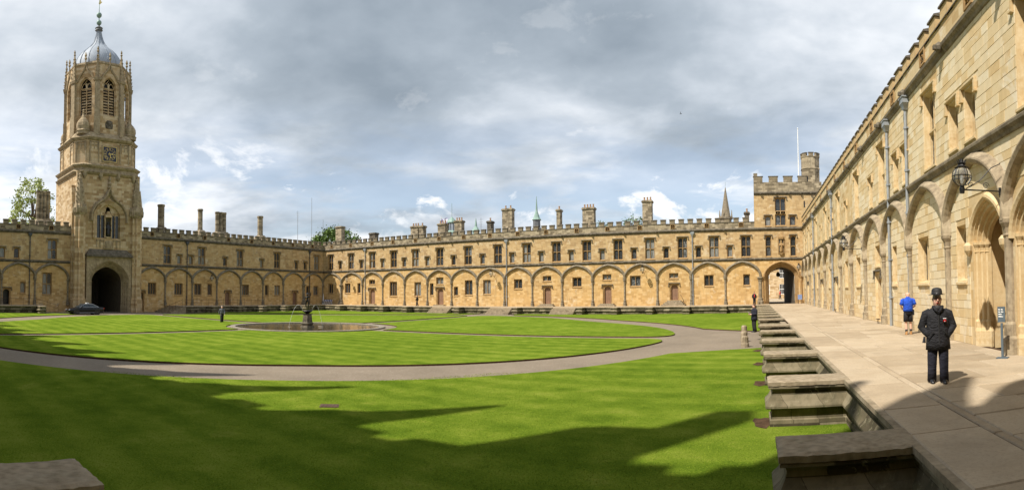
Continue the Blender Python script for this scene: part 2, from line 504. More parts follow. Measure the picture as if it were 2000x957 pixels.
glass_material()
t_, b_ = material('curtained_glass')
co_ = t_.new('ShaderNodeNewGeometry').outputs['Position']
t_.link(t_.ramp(t_.noise(t_.vmath('MULTIPLY', co_, (9, 9, .6)), 1.5, 3), [(0.35, (0.10, 0.10, 0.095)), (0.65, (0.30, 0.30, 0.285))]), b_.inputs['Base Color'])
b_.inputs['Roughness'].default_value = 0.12
t_, b_ = material('lamp_glass')
b_.inputs['Base Color'].default_value = (0.92, 0.94, 0.95, 1)
b_.inputs['Roughness'].default_value = 0.05
b_.inputs['Transmission Weight'].default_value = 0.9
b_.inputs['IOR'].default_value = 1.08
t_, b_ = material('pool_water')
b_.inputs['Base Color'].default_value = (0.035, 0.035, 0.022, 1)
b_.inputs['Roughness'].default_value = 0.06
b_.inputs['IOR'].default_value = 1.33
bump(t_, b_, t_.noise(t_.new('ShaderNodeNewGeometry').outputs['Position'], 6, 3), 0.25, 0.03)
t_, b_ = material('water_jet')
b_.inputs['Base Color'].default_value = (0.85, 0.87, 0.88, 1)
b_.inputs['Roughness'].default_value = 0.2
b_.inputs['Alpha'].default_value = 0.55
t_, b_ = material('flag_cloth')
co_ = t_.new('ShaderNodeTexCoord').outputs['Object']
t_.link(t_.mix(t_.ramp(t_.noise(co_, 1.1, 3), [(0.50, 0.0), (0.54, 1.0)]), (0.75, 0.75, 0.80), (0.16, 0.12, 0.35)), b_.inputs['Base Color'])


def wood_material(name, c0, c1):
    t, b = material(name)
    co = t.new('ShaderNodeTexCoord').outputs['Object']
    g = t.noise(t.vmath('MULTIPLY', co, (9, 9, 0.8)), 2.5, 6, 0.65)
    t.link(t.ramp(g, [(0.3, c0), (0.7, c1)]), b.inputs['Base Color'])
    b.inputs['Roughness'].default_value = 0.75
    bump(t, b, g, 0.4, 0.01)


wood_material('door_wood', (0.14, 0.075, 0.045), (0.30, 0.175, 0.11))
wood_material('honey_wood', (0.30, 0.17, 0.06), (0.48, 0.30, 0.12))


def leaf_material(name, c0, c1):
    t, b = material(name)
    oi = t.new('ShaderNodeNewGeometry')
    n = t.noise(oi.outputs['Position'], 0.9, 4, 0.6)
    t.link(t.ramp(n, [(0.3, c0), (0.7, c1)]), b.inputs['Base Color'])
    b.inputs['Roughness'].default_value = 0.6
    b.inputs['Specular IOR Level'].default_value = 0.25
    b.inputs['Subsurface Weight'].default_value = 0.0


leaf_material('leaf_green', (0.055, 0.105, 0.02), (0.15, 0.225, 0.05))
leaf_material('leaf_spring', (0.24, 0.31, 0.07), (0.40, 0.45, 0.15))


# ------------------------------------------------------------------ mesh helpers
class MB:
    def __init__(self):
        self.v, self.f, self.m = [], [], []

    def add(self, vs, fs, mi=0):
        o = len(self.v)
        self.v += [tuple(p) for p in vs]
        self.f += [tuple(i + o for i in f) for f in fs]
        self.m += [mi] * len(fs)
        return self

    def box(self, x0, x1, y0, y1, z0, z1, mi=0):
        return self.add([(x0, y0, z0), (x1, y0, z0), (x1, y1, z0), (x0, y1, z0), (x0, y0, z1), (x1, y0, z1), (x1, y1, z1), (x0, y1, z1)],
                        [(3, 2, 1, 0), (4, 5, 6, 7), (0, 1, 5, 4), (1, 2, 6, 5), (2, 3, 7, 6), (3, 0, 4, 7)], mi)

    def frustum(self, cx, cy, z0, z1, hx0, hy0, hx1, hy1, mi=0):
        return self.add([(cx - hx0, cy - hy0, z0), (cx + hx0, cy - hy0, z0), (cx + hx0, cy + hy0, z0), (cx - hx0, cy + hy0, z0),
                         (cx - hx1, cy - hy1, z1), (cx + hx1, cy - hy1, z1), (cx + hx1, cy + hy1, z1), (cx - hx1, cy + hy1, z1)],
                        [(3, 2, 1, 0), (4, 5, 6, 7), (0, 1, 5, 4), (1, 2, 6, 5), (2, 3, 7, 6), (3, 0, 4, 7)], mi)

    def quad(self, a, b, c, d, mi=0):
        return self.add([a, b, c, d], [(0, 1, 2, 3)], mi)

    def prism_y(self, poly, y0, y1, mi=0):
        n = len(poly)
        vs = [(x, y0, z) for x, z in poly] + [(x, y1, z) for x, z in poly]
        fs = [tuple(range(n)), tuple(range(2 * n - 1, n - 1, -1))] + [(i, i + n, (i + 1) % n + n, (i + 1) % n) for i in range(n)]
        return self.add(vs, fs, mi)

    def prism_z(self, poly, z0, z1, mi=0, bottom=True):
        n = len(poly)
        vs = [(x, y, z0) for x, y in poly] + [(x, y, z1) for x, y in poly]
        fs = [tuple(range(n, 2 * n))] + [(i, (i + 1) % n, (i + 1) % n + n, i + n) for i in range(n)]
        if bottom:
            fs.append(tuple(range(n - 1, -1, -1)))
        return self.add(vs, fs, mi)

    def lathe(self, prof, n=12, c=(0, 0, 0), sx=1.0, sy=1.0, phase=0.0, mi=0, caps=True):
        vs, fs = [], []
        for r, z in prof:
            for i in range(n):
                a = phase + 2 * PI * i / n
                vs.append((c[0] + r * sx * math.cos(a), c[1] + r * sy * math.sin(a), c[2] + z))
        for k in range(len(prof) - 1):
            for i in range(n):
                j = (i + 1) % n
                fs.append((k * n + i, k * n + j, (k + 1) * n + j, (k + 1) * n + i))
        if caps:
            fs.append(tuple(range(n - 1, -1, -1)))
            fs.append(tuple(range((len(prof) - 1) * n, len(prof) * n)))
        return self.add(vs, fs, mi)

    def tube(self, path, rad, n=6, mi=0, sx=1.0):
        path = [Vector(p) for p in path]
        rs = rad if isinstance(rad, (list, tuple)) else [rad] * len(path)
        vs, fs = [], []
        prev = None
        for k, p in enumerate(path):
            d = (path[min(k + 1, len(path) - 1)] - path[max(k - 1, 0)])
            d = d.normalized() if d.length > 1e-9 else Vector((0, 0, 1))
            a = prev if prev is not None else (Vector((1, 0, 0)) if abs(d.x) < 0.9 else Vector((0, 1, 0)))
            s = (a - d * a.dot(d)).normalized()
            prev = s
            q = d.cross(s)
            for i in range(n):
                an = 2 * PI * i / n
                vs.append(p + (s * math.cos(an) * sx + q * math.sin(an)) * rs[k])
        for k in range(len(path) - 1):
            for i in range(n):
                j = (i + 1) % n
                fs.append((k * n + i, k * n + j, (k + 1) * n + j, (k + 1) * n + i))
        fs.append(tuple(range(n - 1, -1, -1)))
        fs.append(tuple(range((len(path) - 1) * n, len(path) * n)))
        return self.add(vs, fs, mi)

    def loft(self, rings, n=16, mi=0):
        """rings: (cx, cy, z, rx, ry)"""
        vs, fs = [], []
        for cx, cy, z, rx, ry in rings:
            for i in range(n):
                a = 2 * PI * i / n
                vs.append((cx + rx * math.cos(a), cy + ry * math.sin(a), z))
        for k in range(len(rings) - 1):
            for i in range(n):
                j = (i + 1) % n
                fs.append((k * n + i, k * n + j, (k + 1) * n + j, (k + 1) * n + i))
        fs.append(tuple(range(n - 1, -1, -1)))
        fs.append(tuple(range((len(rings) - 1) * n, len(rings) * n)))
        return self.add(vs, fs, mi)

    def sweep_arch(self, pts, sect, mi=0):
        """pts: (x, z) along an arch; sect: (radial, outward) outline; outward is -y"""
        vs, fs = [], []
        n = len(sect)
        for k, (x, z) in enumerate(pts):
            a, b = pts[max(k - 1, 0)], pts[min(k + 1, len(pts) - 1)]
            dx, dz = b[0] - a[0], b[1] - a[1]
            l = math.hypot(dx, dz) or 1
            nx, nz = -dz / l, dx / l
            for r, o in sect:
                vs.append((x + nx * r, -o, z + nz * r))
        for k in range(len(pts) - 1):
            for i in range(n - 1):
                fs.append((k * n + i, k * n + i + 1, (k + 1) * n + i + 1, (k + 1) * n + i))
        fs.append(tuple(range(n)))
        fs.append(tuple(range((len(pts) - 1) * n, len(pts) * n)))
        return self.add(vs, fs, mi)

    def mesh(self, name, mats, smooth=False):
        me = bpy.data.meshes.new(name)
        me.from_pydata(self.v, [], self.f)
        for m in (mats if isinstance(mats, (list, tuple)) else [mats]):
            me.materials.append(M[m])
        if any(self.m):
            me.polygons.foreach_set('material_index', self.m)
        if smooth:
            bm = bmesh.new()
            bm.from_mesh(me)
            bmesh.ops.recalc_face_normals(bm, faces=bm.faces)
            bm.to_mesh(me)
            bm.free()
            me.polygons.foreach_set('use_smooth', [True] * len(me.polygons))
        me.update()
        return me

    def build(self, name, mats, parent=None, loc=(0, 0, 0), rz=0.0, smooth=False):
        return put(name, self.mesh(name, mats, smooth), parent, loc, rz)


def put(name, me, parent=None, loc=(0, 0, 0), rz=0.0, scale=None):
    o = bpy.data.objects.new(name, me)
    col.objects.link(o)
    if parent is not None:
        o.parent = parent
    o.location = loc
    if rz:
        o.rotation_euler = (0, 0, rz)
    if scale:
        o.scale = scale
    return o


def thing(name, label, cat, loc=(0, 0, 0), rz=0.0, group=None):
    o = bpy.data.objects.new(name, None)
    o.empty_display_size = 0.2
    col.objects.link(o)
    o.location = loc
    o.rotation_euler = (0, 0, rz)
    tag(o, label, cat, group)
    return o


def tag(o, label, cat, group=None):
    o['label'] = label
    o['category'] = cat
    if group:
        o['group'] = group
    return o


def structure(o):
    o['kind'] = 'structure'
    return o


def copy_tree(o, parent=None):
    c = o.copy()
    col.objects.link(c)
    c.parent = parent
    for ch in o.children:
        copy_tree(ch, c)
    return c


CACHE = {}


def cached(key, fn):
    if key not in CACHE:
        CACHE[key] = fn()
    return CACHE[key]


def arc(cx, wd, spring, apex, kind='tudor', n=14):
    """points of an arch head from left springing to right springing"""
    out = []
    h = wd / 2.0
    for i in range(n + 1):
        a = PI * i / n
        s = -math.cos(a)
        q = abs(s)
        if kind == 'tudor':
            g = 0.80 * math.sqrt(max(0, 1 - q ** 2.1)) + 0.20 * (1 - q)
        elif kind == 'pointed':
            r = 1.35
            g = math.sqrt(max(0, r * r - (q + r - 1) ** 2)) / math.sqrt(r * r - (r - 1) ** 2)
        else:
            g = math.sqrt(max(0, 1 - q * q))
        out.append((cx + s * h, spring + (apex - spring) * g))
    return out


def arched_cell(mb, x0, x1, z0, z1, o0, o1, oz, spring, apex, y0, y1, kind='tudor', mi=0, n=10):
    """a plate x0..x1, z0..z1 at y0 pierced by an arched opening whose soffit runs back to y1"""
    pts = arc((o0 + o1) / 2, o1 - o0, spring, apex, kind, n)
    if oz > z0 + 1e-6:
        mb.quad((x0, y0, z0), (x1, y0, z0), (x1, y0, oz), (x0, y0, oz), mi)
        mb.quad((o0, y0, oz), (o1, y0, oz), (o1, y1, oz), (o0, y1, oz), mi)
    if o0 > x0 + 1e-6:
        mb.quad((x0, y0, oz), (o0, y0, oz), (o0, y0, spring), (x0, y0, spring), mi)
        mb.quad((x0, y0, spring), (o0, y0, spring), (o0, y0, z1), (x0, y0, z1), mi)
        mb.quad((o1, y0, oz), (x1, y0, oz), (x1, y0, spring), (o1, y0, spring), mi)
        mb.quad((o1, y0, spring), (x1, y0, spring), (x1, y0, z1), (o1, y0, z1), mi)
    for (xa, za), (xb, zb) in zip(pts, pts[1:]):
        mb.quad((xa, y0, za), (xb, y0, zb), (xb, y0, z1), (xa, y0, z1), mi)
        mb.quad((xa, y0, za), (xb, y0, zb), (xb, y1, zb), (xa, y1, za), mi)
    mb.quad((o0, y0, oz), (o0, y1, oz), (o0, y1, spring), (o0, y0, spring), mi)
    mb.quad((o1, y0, oz), (o1, y1, oz), (o1, y1, spring), (o1, y0, spring), mi)
    return pts


def wall_grid(mb, u0, u1, z0, z1, holes, depth=0.42, y=0.0, mi=0):
    us = sorted({u0, u1} | {min(max(h[k], u0), u1) for h in holes for k in (0, 1)})
    zs = sorted({z0, z1} | {min(max(h[k], z0), z1) for h in holes for k in (2, 3)})
    for ua, ub in zip(us, us[1:]):
        if ub - ua < 1e-6:
            continue
        uc = (ua + ub) / 2
        run = None
        for za, zb in zip(zs, zs[1:]):
            zc = (za + zb) / 2
            hit = any(h[0] < uc < h[1] and h[2] < zc < h[3] for h in holes)
            if hit:
                if run is not None:
                    mb.quad((ua, y, run), (ub, y, run), (ub, y, za), (ua, y, za), mi)
                    run = None
            elif run is None:
                run = za
        if run is not None:
            mb.quad((ua, y, run), (ub, y, run), (ub, y, z1), (ua, y, z1), mi)
    for a, b, c, d in [h[:4] for h in holes]:
        c2 = max(c, z0)
        mb.quad((a, y, c2), (a, y + depth, c2), (a, y + depth, d), (a, y, d), mi)
        mb.quad((b, y, c2), (b, y + depth, c2), (b, y + depth, d), (b, y, d), mi)
        mb.quad((a, y, d), (b, y, d), (b, y + depth, d), (a, y + depth, d), mi)
        if c > z0 + 1e-6:
            mb.quad((a, y, c), (b, y, c), (b, y + depth, c), (a, y + depth, c), mi)

# ------------------------------------------------------------------ the quad: levels and plan (metres, z = 0 is the terrace paving)
Z_STR, Z_COR, Z_PAR, Z_MER = 6.15, 10.3, 11.28, 11.98
SPRING, APEX = 3.90, 5.78
LAWN = -0.95
XE, XW, YN, YS = 6.74, -75.1, 75.62, -4.3     # faces of the four ranges
TE, TW, TN, TS = 1.95, -70.3, 70.85, 0.45     # edges of the terraces
CX, CY = -35.4, 33.7                          # fountain


# ------------------------------------------------------------------ pieces of the ranges
def frame_mesh(w_, h_, nl, nr, mat):
    mb = MB()
    d = 0.22
    i = 0.07
    a, b = -w_ / 2, w_ / 2
    mb.quad((a, 0.0, 0), (a + i, d, i), (a + i, d, h_ - i), (a, 0.0, h_))
    mb.quad((b, 0.0, 0), (b - i, d, i), (b - i, d, h_ - i), (b, 0.0, h_))
    mb.quad((a, 0.0, h_), (b, 0.0, h_), (b - i, d, h_ - i), (a + i, d, h_ - i))
    mb.quad((a, 0.0, 0), (b, 0.0, 0), (b - i, d, i), (a + i, d, i))
    wi, hi = w_ - 2 * i, h_ - 2 * i
    cw, ch = wi / nl, hi / nr
    m = 0.036
    for r in range(nr):
        for l in range(nl):
            x0 = a + i + l * cw
            z0 = i + r * ch
            ow = cw - 2 * m
            arched_cell(mb, x0, x0 + cw, z0, z0 + ch, x0 + m, x0 + cw - m, z0 + m, z0 + ch - m - ow * 0.42, z0 + ch - m, d, d + 0.11, 'tudor', n=8)
    # mullions and transom stand a little proud
    for l in range(1, nl):
        mb.box(a + i + l * cw - 0.03, a + i + l * cw + 0.03, d - 0.05, d + 0.02, i, h_ - i)
    if nr > 1:
        mb.box(a + i, b - i, d - 0.045, d + 0.02, i + ch - 0.035, i + ch + 0.035)
    return mb.mesh('window', mat)


def pane_mesh(pw, ph):
    return MB().box(-pw / 2, pw / 2, 0, 0.02, 0, ph).mesh('pane', 'window_glass')


def curtain_mesh(pw, ph):
    return MB().box(-pw / 2, pw / 2, 0, 0.02, 0, ph).mesh('pane', 'curtained_glass')


RW = random.Random(77)


def hood_mesh(w_, mat):
    mb = MB()
    a, b = -w_ / 2 - 0.16, w_ / 2 + 0.16
    sec = [(0, 0.0), (0, 0.09), (0.03, 0.12), (0.07, 0.12), (0.12, 0.0)]
    vs = []
    for x in (a, b):
        vs += [(x, -o, z) for z, o in sec]
    n = len(sec)
    mb.add(vs, [(k, k + 1, n + k + 1, n + k) for k in range(n - 1)] + [tuple(range(n)), tuple(range(2 * n - 1, n - 1, -1))])
    for x, s in ((a, 1), (b, -1)):
        xs = sorted((x, x + s * 0.08))
        mb.box(xs[0], xs[1], -0.105, 0.0, -0.34, -0.002)
        xs = sorted((x - s * 0.09, x + s * 0.09))
        mb.box(xs[0], xs[1], -0.12, 0.0, -0.40, -0.34)
    return mb.mesh('hood_mould', mat)


def window(root, u, z0, w_, h_, nl=2, nr=2, mat='trim_stone', hood=True, hoodmat='weathered_stone', y=0.0, sill=True):
    o = put('window', cached(('win', w_, h_, nl, nr, mat), lambda: frame_mesh(w_, h_, nl, nr, mat)), root, (u, y, z0))
    i = 0.07
    cw, ch = (w_ - 2 * i) / nl, (h_ - 2 * i) / nr
    pm = cached(('pane', round(cw, 3), round(ch, 3)), lambda: pane_mesh(cw - 0.06, ch - 0.06))
    cm = cached(('curtain', round(cw, 3), round(ch, 3)), lambda: curtain_mesh(cw - 0.06, ch - 0.06))
    mode = RW.random()
    for r in range(nr):
        for l in range(nl):
            pale = (mode < .10) or (mode < .24 and r == 0) or (mode < .30 and l == 0)
            put('pane', cm if pale else pm, o, (-w_ / 2 + i + (l + 0.5) * cw, 0.31, i + r * ch + 0.03))
    if hood:
        put('hood_mould', cached(('hood', w_, hoodmat), lambda: hood_mesh(w_, hoodmat)), o, (0, 0, h_ + 0.06))
    if sill:
        put('sill', cached(('sill', w_, mat), lambda: MB().add(
            [(-w_ / 2 - .04, 0.12, .03), (w_ / 2 + .04, .12, .03), (w_ / 2 + .04, -.07, -.05), (-w_ / 2 - .04, -.07, -.05), (-w_ / 2 - .04, -.07, -.12), (w_ / 2 + .04, -.07, -.12), (w_ / 2 + .04, .0, -.15), (-w_ / 2 - .04, .0, -.15)],
            [(0, 1, 2, 3), (3, 2, 5, 4), (4, 5, 6, 7), (0, 3, 4, 7), (1, 2, 5, 6)]).mesh('sill', mat)), o)
    return (u - w_ / 2, u + w_ / 2, z0, z0 + h_)


def door(root, u, z0, w_, h_, mat='trim_stone', wood='door_wood', hood=True, open_=False):
    def fm():
        mb = MB()
        a, b = -w_ / 2, w_ / 2
        mb.quad((a, 0, 0), (a + .07, .12, 0), (a + .07, .12, h_ - .07), (a, 0, h_))
        mb.quad((b, 0, 0), (b - .07, .12, 0), (b - .07, .12, h_ - .07), (b, 0, h_))
        mb.quad((a, 0, h_), (b, 0, h_), (b - .07, .12, h_ - .07), (a + .07, .12, h_ - .07))
        ow = w_ - 0.34
        arched_cell(mb, a + .07, b - .07, 0, h_ - .07, -ow / 2, ow / 2, 0, h_ - 0.17 - ow * 0.36, h_ - 0.15, .12, .40, 'tudor')
        return mb.mesh('doorway', mat)
    o = put('doorway', cached(('door', w_, h_, mat), fm), root, (u, 0, z0))

    def leaf():
        mb = MB()
        ow = w_ - 0.30
        n = 5
        for k in range(n):
            x0 = -ow / 2 + k * ow / n
            mb.box(x0 + .006, x0 + ow / n - .006, -.035, .02, 0, h_ - .14)
        mb.box(-ow / 2, ow / 2, -.02, .03, 0, h_ - .14)
        return mb.mesh('door', wood)
    if not open_:
        d = put('door', cached(('leaf', w_, h_, wood), leaf), o, (0, .38, 0))
    else:
        put('doorway_shade', cached(('dark', w_, h_), lambda: MB().box(-w_ / 2, w_ / 2, 0, .05, 0, h_).mesh('doorway_shade', 'black_paint')), o, (0, .9, 0))  # flat black sheet standing in for the shade inside an open doorway
    if hood:
        put('hood_mould', cached(('hood', w_, 'weathered_stone'), lambda: hood_mesh(w_, 'weathered_stone')), o, (0, 0, h_ + 0.05))
    return (u - w_ / 2, u + w_ / 2, z0, z0 + h_)


RIB = [(-0.13, 0.0), (-0.12, 0.12), (-0.06, 0.24), (0.03, 0.29), (0.08, 0.28), (0.26, 0.05), (0.27, 0.0)]


def arch_mesh(width, mat):
    pts = arc(0, width - 0.02, SPRING - 0.02, APEX, 'tudor', 22)
    pts = [(pts[0][0], 3.62)] + pts + [(pts[-1][0], 3.62)]
    return MB().sweep_arch(pts, RIB, ).mesh('arch_rib', mat)


def pilaster_mesh(mat, wide=1.0):
    mb = MB()
    w2 = 0.135 * wide
    # half octagon shaft with a moulded base and cap
    def ring(r, z):
        return [(-r, 0, z), (-r, -r * .55, z), (-r * .5, -r * 1.25, z), (r * .5, -r * 1.25, z), (r, -r * .55, z), (r, 0, z)]
    prof = [(w2 * 1.75, -0.02), (w2 * 1.75, 0.42), (w2 * 1.4, 0.50), (w2 * 1.35, 0.80), (w2, 0.88), (w2, 3.18), (w2 * 1.2, 3.22), (w2 * 1.05, 3.27), (w2 * 1.15, 3.42), (w2 * 1.6, 3.55), (w2 * 1.65, 3.66), (w2 * 1.2, 3.74)]
    vs = []
    for r, z in prof:
        vs += ring(r, z)
    fs = []
    for k in range(len(prof) - 1):
        for i in range(5):
            fs.append((k * 6 + i, k * 6 + i + 1, k * 6 + 7 + i, k * 6 + 6 + i))
    fs.append(tuple(range((len(prof) - 1) * 6, len(prof) * 6)))
    mb.add(vs, fs)
    return mb.mesh('pilaster', mat)


def course(mb, u0, u1, z, sec):
    n = len(sec)
    vs = [(u, -o, z + dz) for u in (u0, u1) for dz, o in sec]
    mb.add(vs, [(k, k + 1, n + k + 1, n + k) for k in range(n - 1)] + [tuple(range(n)), tuple(range(2 * n - 1, n - 1, -1))])


STRING = [(-.20, 0), (-.18, .05), (-.10, .08), (-.02, .17), (.06, .18), (.20, 0)]
CORN = [(-.24, 0), (-.22, .06), (-.12, .10), (-.04, .20), (.06, .22), (.22, .02), (.22, -.2)]


def merlon_mesh(mat):
    mb = MB()
    mb.box(-.36, .36, -.02, .34, 0, .56, 0)
    mb.add([(-.42, -.08, .56), (.42, -.08, .56), (.42, .40, .56), (-.42, .40, .56), (-.42, -.08, .63), (.42, -.08, .63), (.42, .40, .63), (-.42, .40, .63), (-.38, .16, .72), (.38, .16, .72)],
           [(3, 2, 1, 0), (0, 1, 5, 4), (1, 2, 6, 5), (2, 3, 7, 6), (3, 0, 4, 7), (4, 5, 9, 8), (6, 7, 8, 9), (5, 6, 9), (7, 4, 8)], 1)
    return mb.mesh('merlon', [mat, 'weathered_stone'])


def panel_mesh():
    mb = MB()
    mb.box(-.30, .30, .0, .02, 0, .62, 1)
    for x0, x1, z0, z1 in ((-.32, -.25, 0, .62), (.25, .32, 0, .62), (-.25, .25, .55, .62), (-.25, .25, 0, .07)):
        mb.box(x0, x1, -.06, 0.0, z0, z1)
    for dx, dz in ((-.11, .31), (.11, .31), (0, .42), (0, .20)):
        mb.lathe([(.085, -.05), (.03, 0)], 6, (dx, 0, dz), 1, 1)
    return mb.mesh('carved_panel', ['trim_stone', 'weathered_stone'])


def boss_mesh():
    mb = MB()
    mb.lathe([(.05, -.2), (.17, -.12), (.2, 0), (.15, .12), (.05, .18)], 7, (0, -.2, 0), 1, .8)
    mb.box(-.07, .07, -.42, -.2, -.1, .05)
    return mb.mesh('boss', 'weathered_stone')


def pipe(root, u, ztop, zbot, mat='pipe_paint', y=-0.12, r=0.065):
    mb = MB().tube([(0, 0, zbot), (0, 0, ztop - .45)], r, 8)
    z = zbot + 1.4
    while z < ztop - .8:
        mb.lathe([(r * 1.5, -.05), (r * 1.5, .05)], 8, (0, 0, z))
        mb.box(-.14, .14, .02, .12, z - .03, z + .03)
        z += 1.85
    o = mb.build('downpipe', mat, root, (u, y, 0))
    h = MB()
    h.frustum(0, 0, ztop - .62, ztop - .35, .10, .08, .24, .16)
    h.box(-.26, .26, -.18, .12, ztop - .35, ztop - .12)
    h.box(-.30, .30, -.21, .12, ztop - .12, ztop - .06)
    h.build('hopper', mat, o)
    return o


def merlon_row(par, u0, u1, mat, ph=0.0, pitch_=1.27, z=Z_PAR):
    me = cached(('merlon', mat), lambda: merlon_mesh(mat))
    u = u0 + 0.36 + ph
    while u < u1 - 0.3:
        put('merlon', me, par, (u, 0, z))
        u += pitch_


def build_range(root, u0, u1, pil, wins, doors, pipes, mats, zb=-1.0, depth=8.5, holes=(), skip=(), pilskip=(), merlon_ph=0.0, widepil=(), pipemat='pipe_paint'):
    hs = list(holes)
    for (u, z0, z1, w_, nl, nr, hood) in wins:
        hs.append(window(root, u, z0, w_, round(z1 - z0, 3), nl, nr, mats['trim'], hood, mats['hood']))
    for d in doors:
        u, z0, z1, w_ = d[:4]
        hs.append(door(root, u, z0, w_, round(z1 - z0, 3), mats['trim'], open_=len(d) > 4))
    mb = MB()
    wall_grid(mb, u0, u1, zb, Z_COR, hs)
    mb.quad((u0, 0, zb), (u0, depth, zb), (u0, depth, Z_COR), (u0, 0, Z_COR))
    mb.quad((u1, 0, zb), (u1, depth, zb), (u1, depth, Z_COR), (u1, 0, Z_COR))
    mb.quad((u0, depth, zb), (u1, depth, zb), (u1, depth, Z_COR), (u0, depth, Z_COR))
    wall = mb.build('wall', mats['wall'], root)
    rb = MB()
    rb.prism_z([(u0, .40), (u1, .40), (u1, depth), (u0, depth)], Z_COR + .02, Z_COR + .35)
    zr = Z_COR + .35
    rb.add([(u0, .8, zr), (u1, .8, zr), (u1, depth / 2, zr + .75), (u0, depth / 2, zr + .75), (u1, depth - .2, zr), (u0, depth - .2, zr)], [(0, 1, 2, 3), (3, 2, 4, 5), (0, 3, 5), (1, 2, 4)])
    rb.build('roof', 'roof_slate', root)
    st = MB()
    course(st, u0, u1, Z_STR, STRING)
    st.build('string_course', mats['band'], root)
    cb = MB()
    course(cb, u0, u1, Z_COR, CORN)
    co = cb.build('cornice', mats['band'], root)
    pb = MB()
    pb.box(u0, u1, .0, .32, Z_COR + .22, Z_PAR)
    par = pb.build('parapet', mats['par'], root)
    cp = MB()
    pm = cached(('merlon', mats['par']), lambda: merlon_mesh(mats['par']))
    # sloping coping in the gaps between merlons
    cp.add([(u0, -.06, Z_PAR + .004), (u1, -.06, Z_PAR + .004), (u1, .38, Z_PAR + .004), (u0, .38, Z_PAR + .004), (u0, -.06, Z_PAR + .05), (u1, -.06, Z_PAR + .05), (u1, .16, Z_PAR + .11), (u0, .16, Z_PAR + .11), (u1, .38, Z_PAR + .05), (u0, .38, Z_PAR + .05)],
           [(0, 1, 5, 4), (4, 5, 6, 7), (7, 6, 8, 9), (2, 3, 9, 8)])
    cp.build('coping', 'weathered_stone', par)
    merlon_row(par, u0, u1, mats['par'], merlon_ph)
    for u in pil:
        if u0 + .4 < u + 2.3 < u1 - .4:
            put('carved_panel', cached('panel', panel_mesh), par, (u + 2.3, 0, Z_COR + .34))
        if u0 + .3 < u < u1 - .3:
            put('boss', cached('boss', boss_mesh), co, (u, 0, Z_COR))
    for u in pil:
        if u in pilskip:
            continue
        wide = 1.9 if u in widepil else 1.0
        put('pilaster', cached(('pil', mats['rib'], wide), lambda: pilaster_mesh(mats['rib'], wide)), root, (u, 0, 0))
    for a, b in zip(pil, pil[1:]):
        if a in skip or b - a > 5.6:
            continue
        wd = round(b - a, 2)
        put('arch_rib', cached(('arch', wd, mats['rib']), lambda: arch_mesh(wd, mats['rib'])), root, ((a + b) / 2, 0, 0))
    for p in pipes:
        pipe(root, p, Z_COR - .1, 0.0, pipemat)
    return wall


def chimney(root, u0, u1, y0, y1, ztop, mat='parapet_stone', pots=0, flues=0):
    mb = MB()
    zb = Z_COR + .3
    if flues:
        mb.box(u0 - .28, u1 + .28, y0 - .28, y1 + .28, zb, zb + 1.55)
        mb.add([(u0 - .28, y0 - .28, zb + 1.55), (u1 + .28, y0 - .28, zb + 1.55), (u1 + .28, y1 + .28, zb + 1.55), (u0 - .28, y1 + .28, zb + 1.55), (u0, y0, zb + 1.95), (u1, y0, zb + 1.95), (u1, y1, zb + 1.95), (u0, y1, zb + 1.95)],
               [(0, 1, 5, 4), (1, 2, 6, 5), (2, 3, 7, 6), (3, 0, 4, 7)])
        n = flues
        r = (u1 - u0) / n / 2
        for k in range(n):
            mb.lathe([(r * 1.06, zb + 1.9), (r * 1.06, zb + 2.2), (r, zb + 2.3), (r, ztop - .4), (r * 1.15, ztop - .3), (r * 1.2, ztop - .1), (r * 1.1, ztop)], 8, (u0 + r * (2 * k + 1), (y0 + y1) / 2, 0), phase=PI / 8)
    else:
        mb.box(u0, u1, y0, y1, zb, ztop - .3)
        mb.box(u0 - .07, u1 + .07, y0 - .07, y1 + .07, ztop - .3, ztop - .2)
        mb.box(u0 - .13, u1 + .13, y0 - .13, y1 + .13, ztop - .2, ztop - .06)
        mb.box(u0 - .05, u1 + .05, y0 - .05, y1 + .05, ztop - .06, ztop + .06)
    o = mb.build('chimney', mat, root)
    for k in range(pots):
        x = u0 + (u1 - u0) * (k + .5) / pots
        MB().lathe([(.15, 0), (.13, .1), (.11, .4), (.14, .45), (.14, .52)], 8).build('chimney_pot', 'pot_clay', o, (x, (y0 + y1) / 2, ztop + .05))
    return o


# ------------------------------------------------------------------ ground of the quad
def ngon(name, poly, z, mat, zedge=None, edge='soil'):
    mb = MB()
    n = len(poly)
    mb.add([(x, y, z) for x, y in poly], [tuple(range(n))], 0)
    if zedge is not None:
        mb.add([(x, y, z) for x, y in poly] + [(x, y, zedge) for x, y in poly], [(i, (i + 1) % n, (i + 1) % n + n, i + n) for i in range(n)], 1)
    return mb.build(name, [mat, edge])


def bez(p0, p1, p2, n=8):
    return [((1 - t) ** 2 * p0[0] + 2 * t * (1 - t) * p1[0] + t * t * p2[0], (1 - t) ** 2 * p0[1] + 2 * t * (1 - t) * p1[1] + t * t * p2[1]) for t in [i / n for i in range(n + 1)]]


g = MB()
g.add([(-900, -700, LAWN - .1), (900, -700, LAWN - .1), (900, 1100, LAWN - .1), (-900, 1100, LAWN - .1)], [(0, 1, 2, 3)])
structure(g.build('ground', 'gravel'))
PATH_Z = LAWN - .075
structure(ngon('path', [(TW - .2, TS), (TE, TS), (TE, TN + .2), (TW - 5.5, TN + .2), (TW - 5.5, TS)], PATH_Z, 'gravel'))

R_IN, R_OUT, R_POOL = 26.8, 30.6, 7.6


def ring_r(base, k, a):
    return base + k * abs(math.cos(2 * a)) ** 1.5


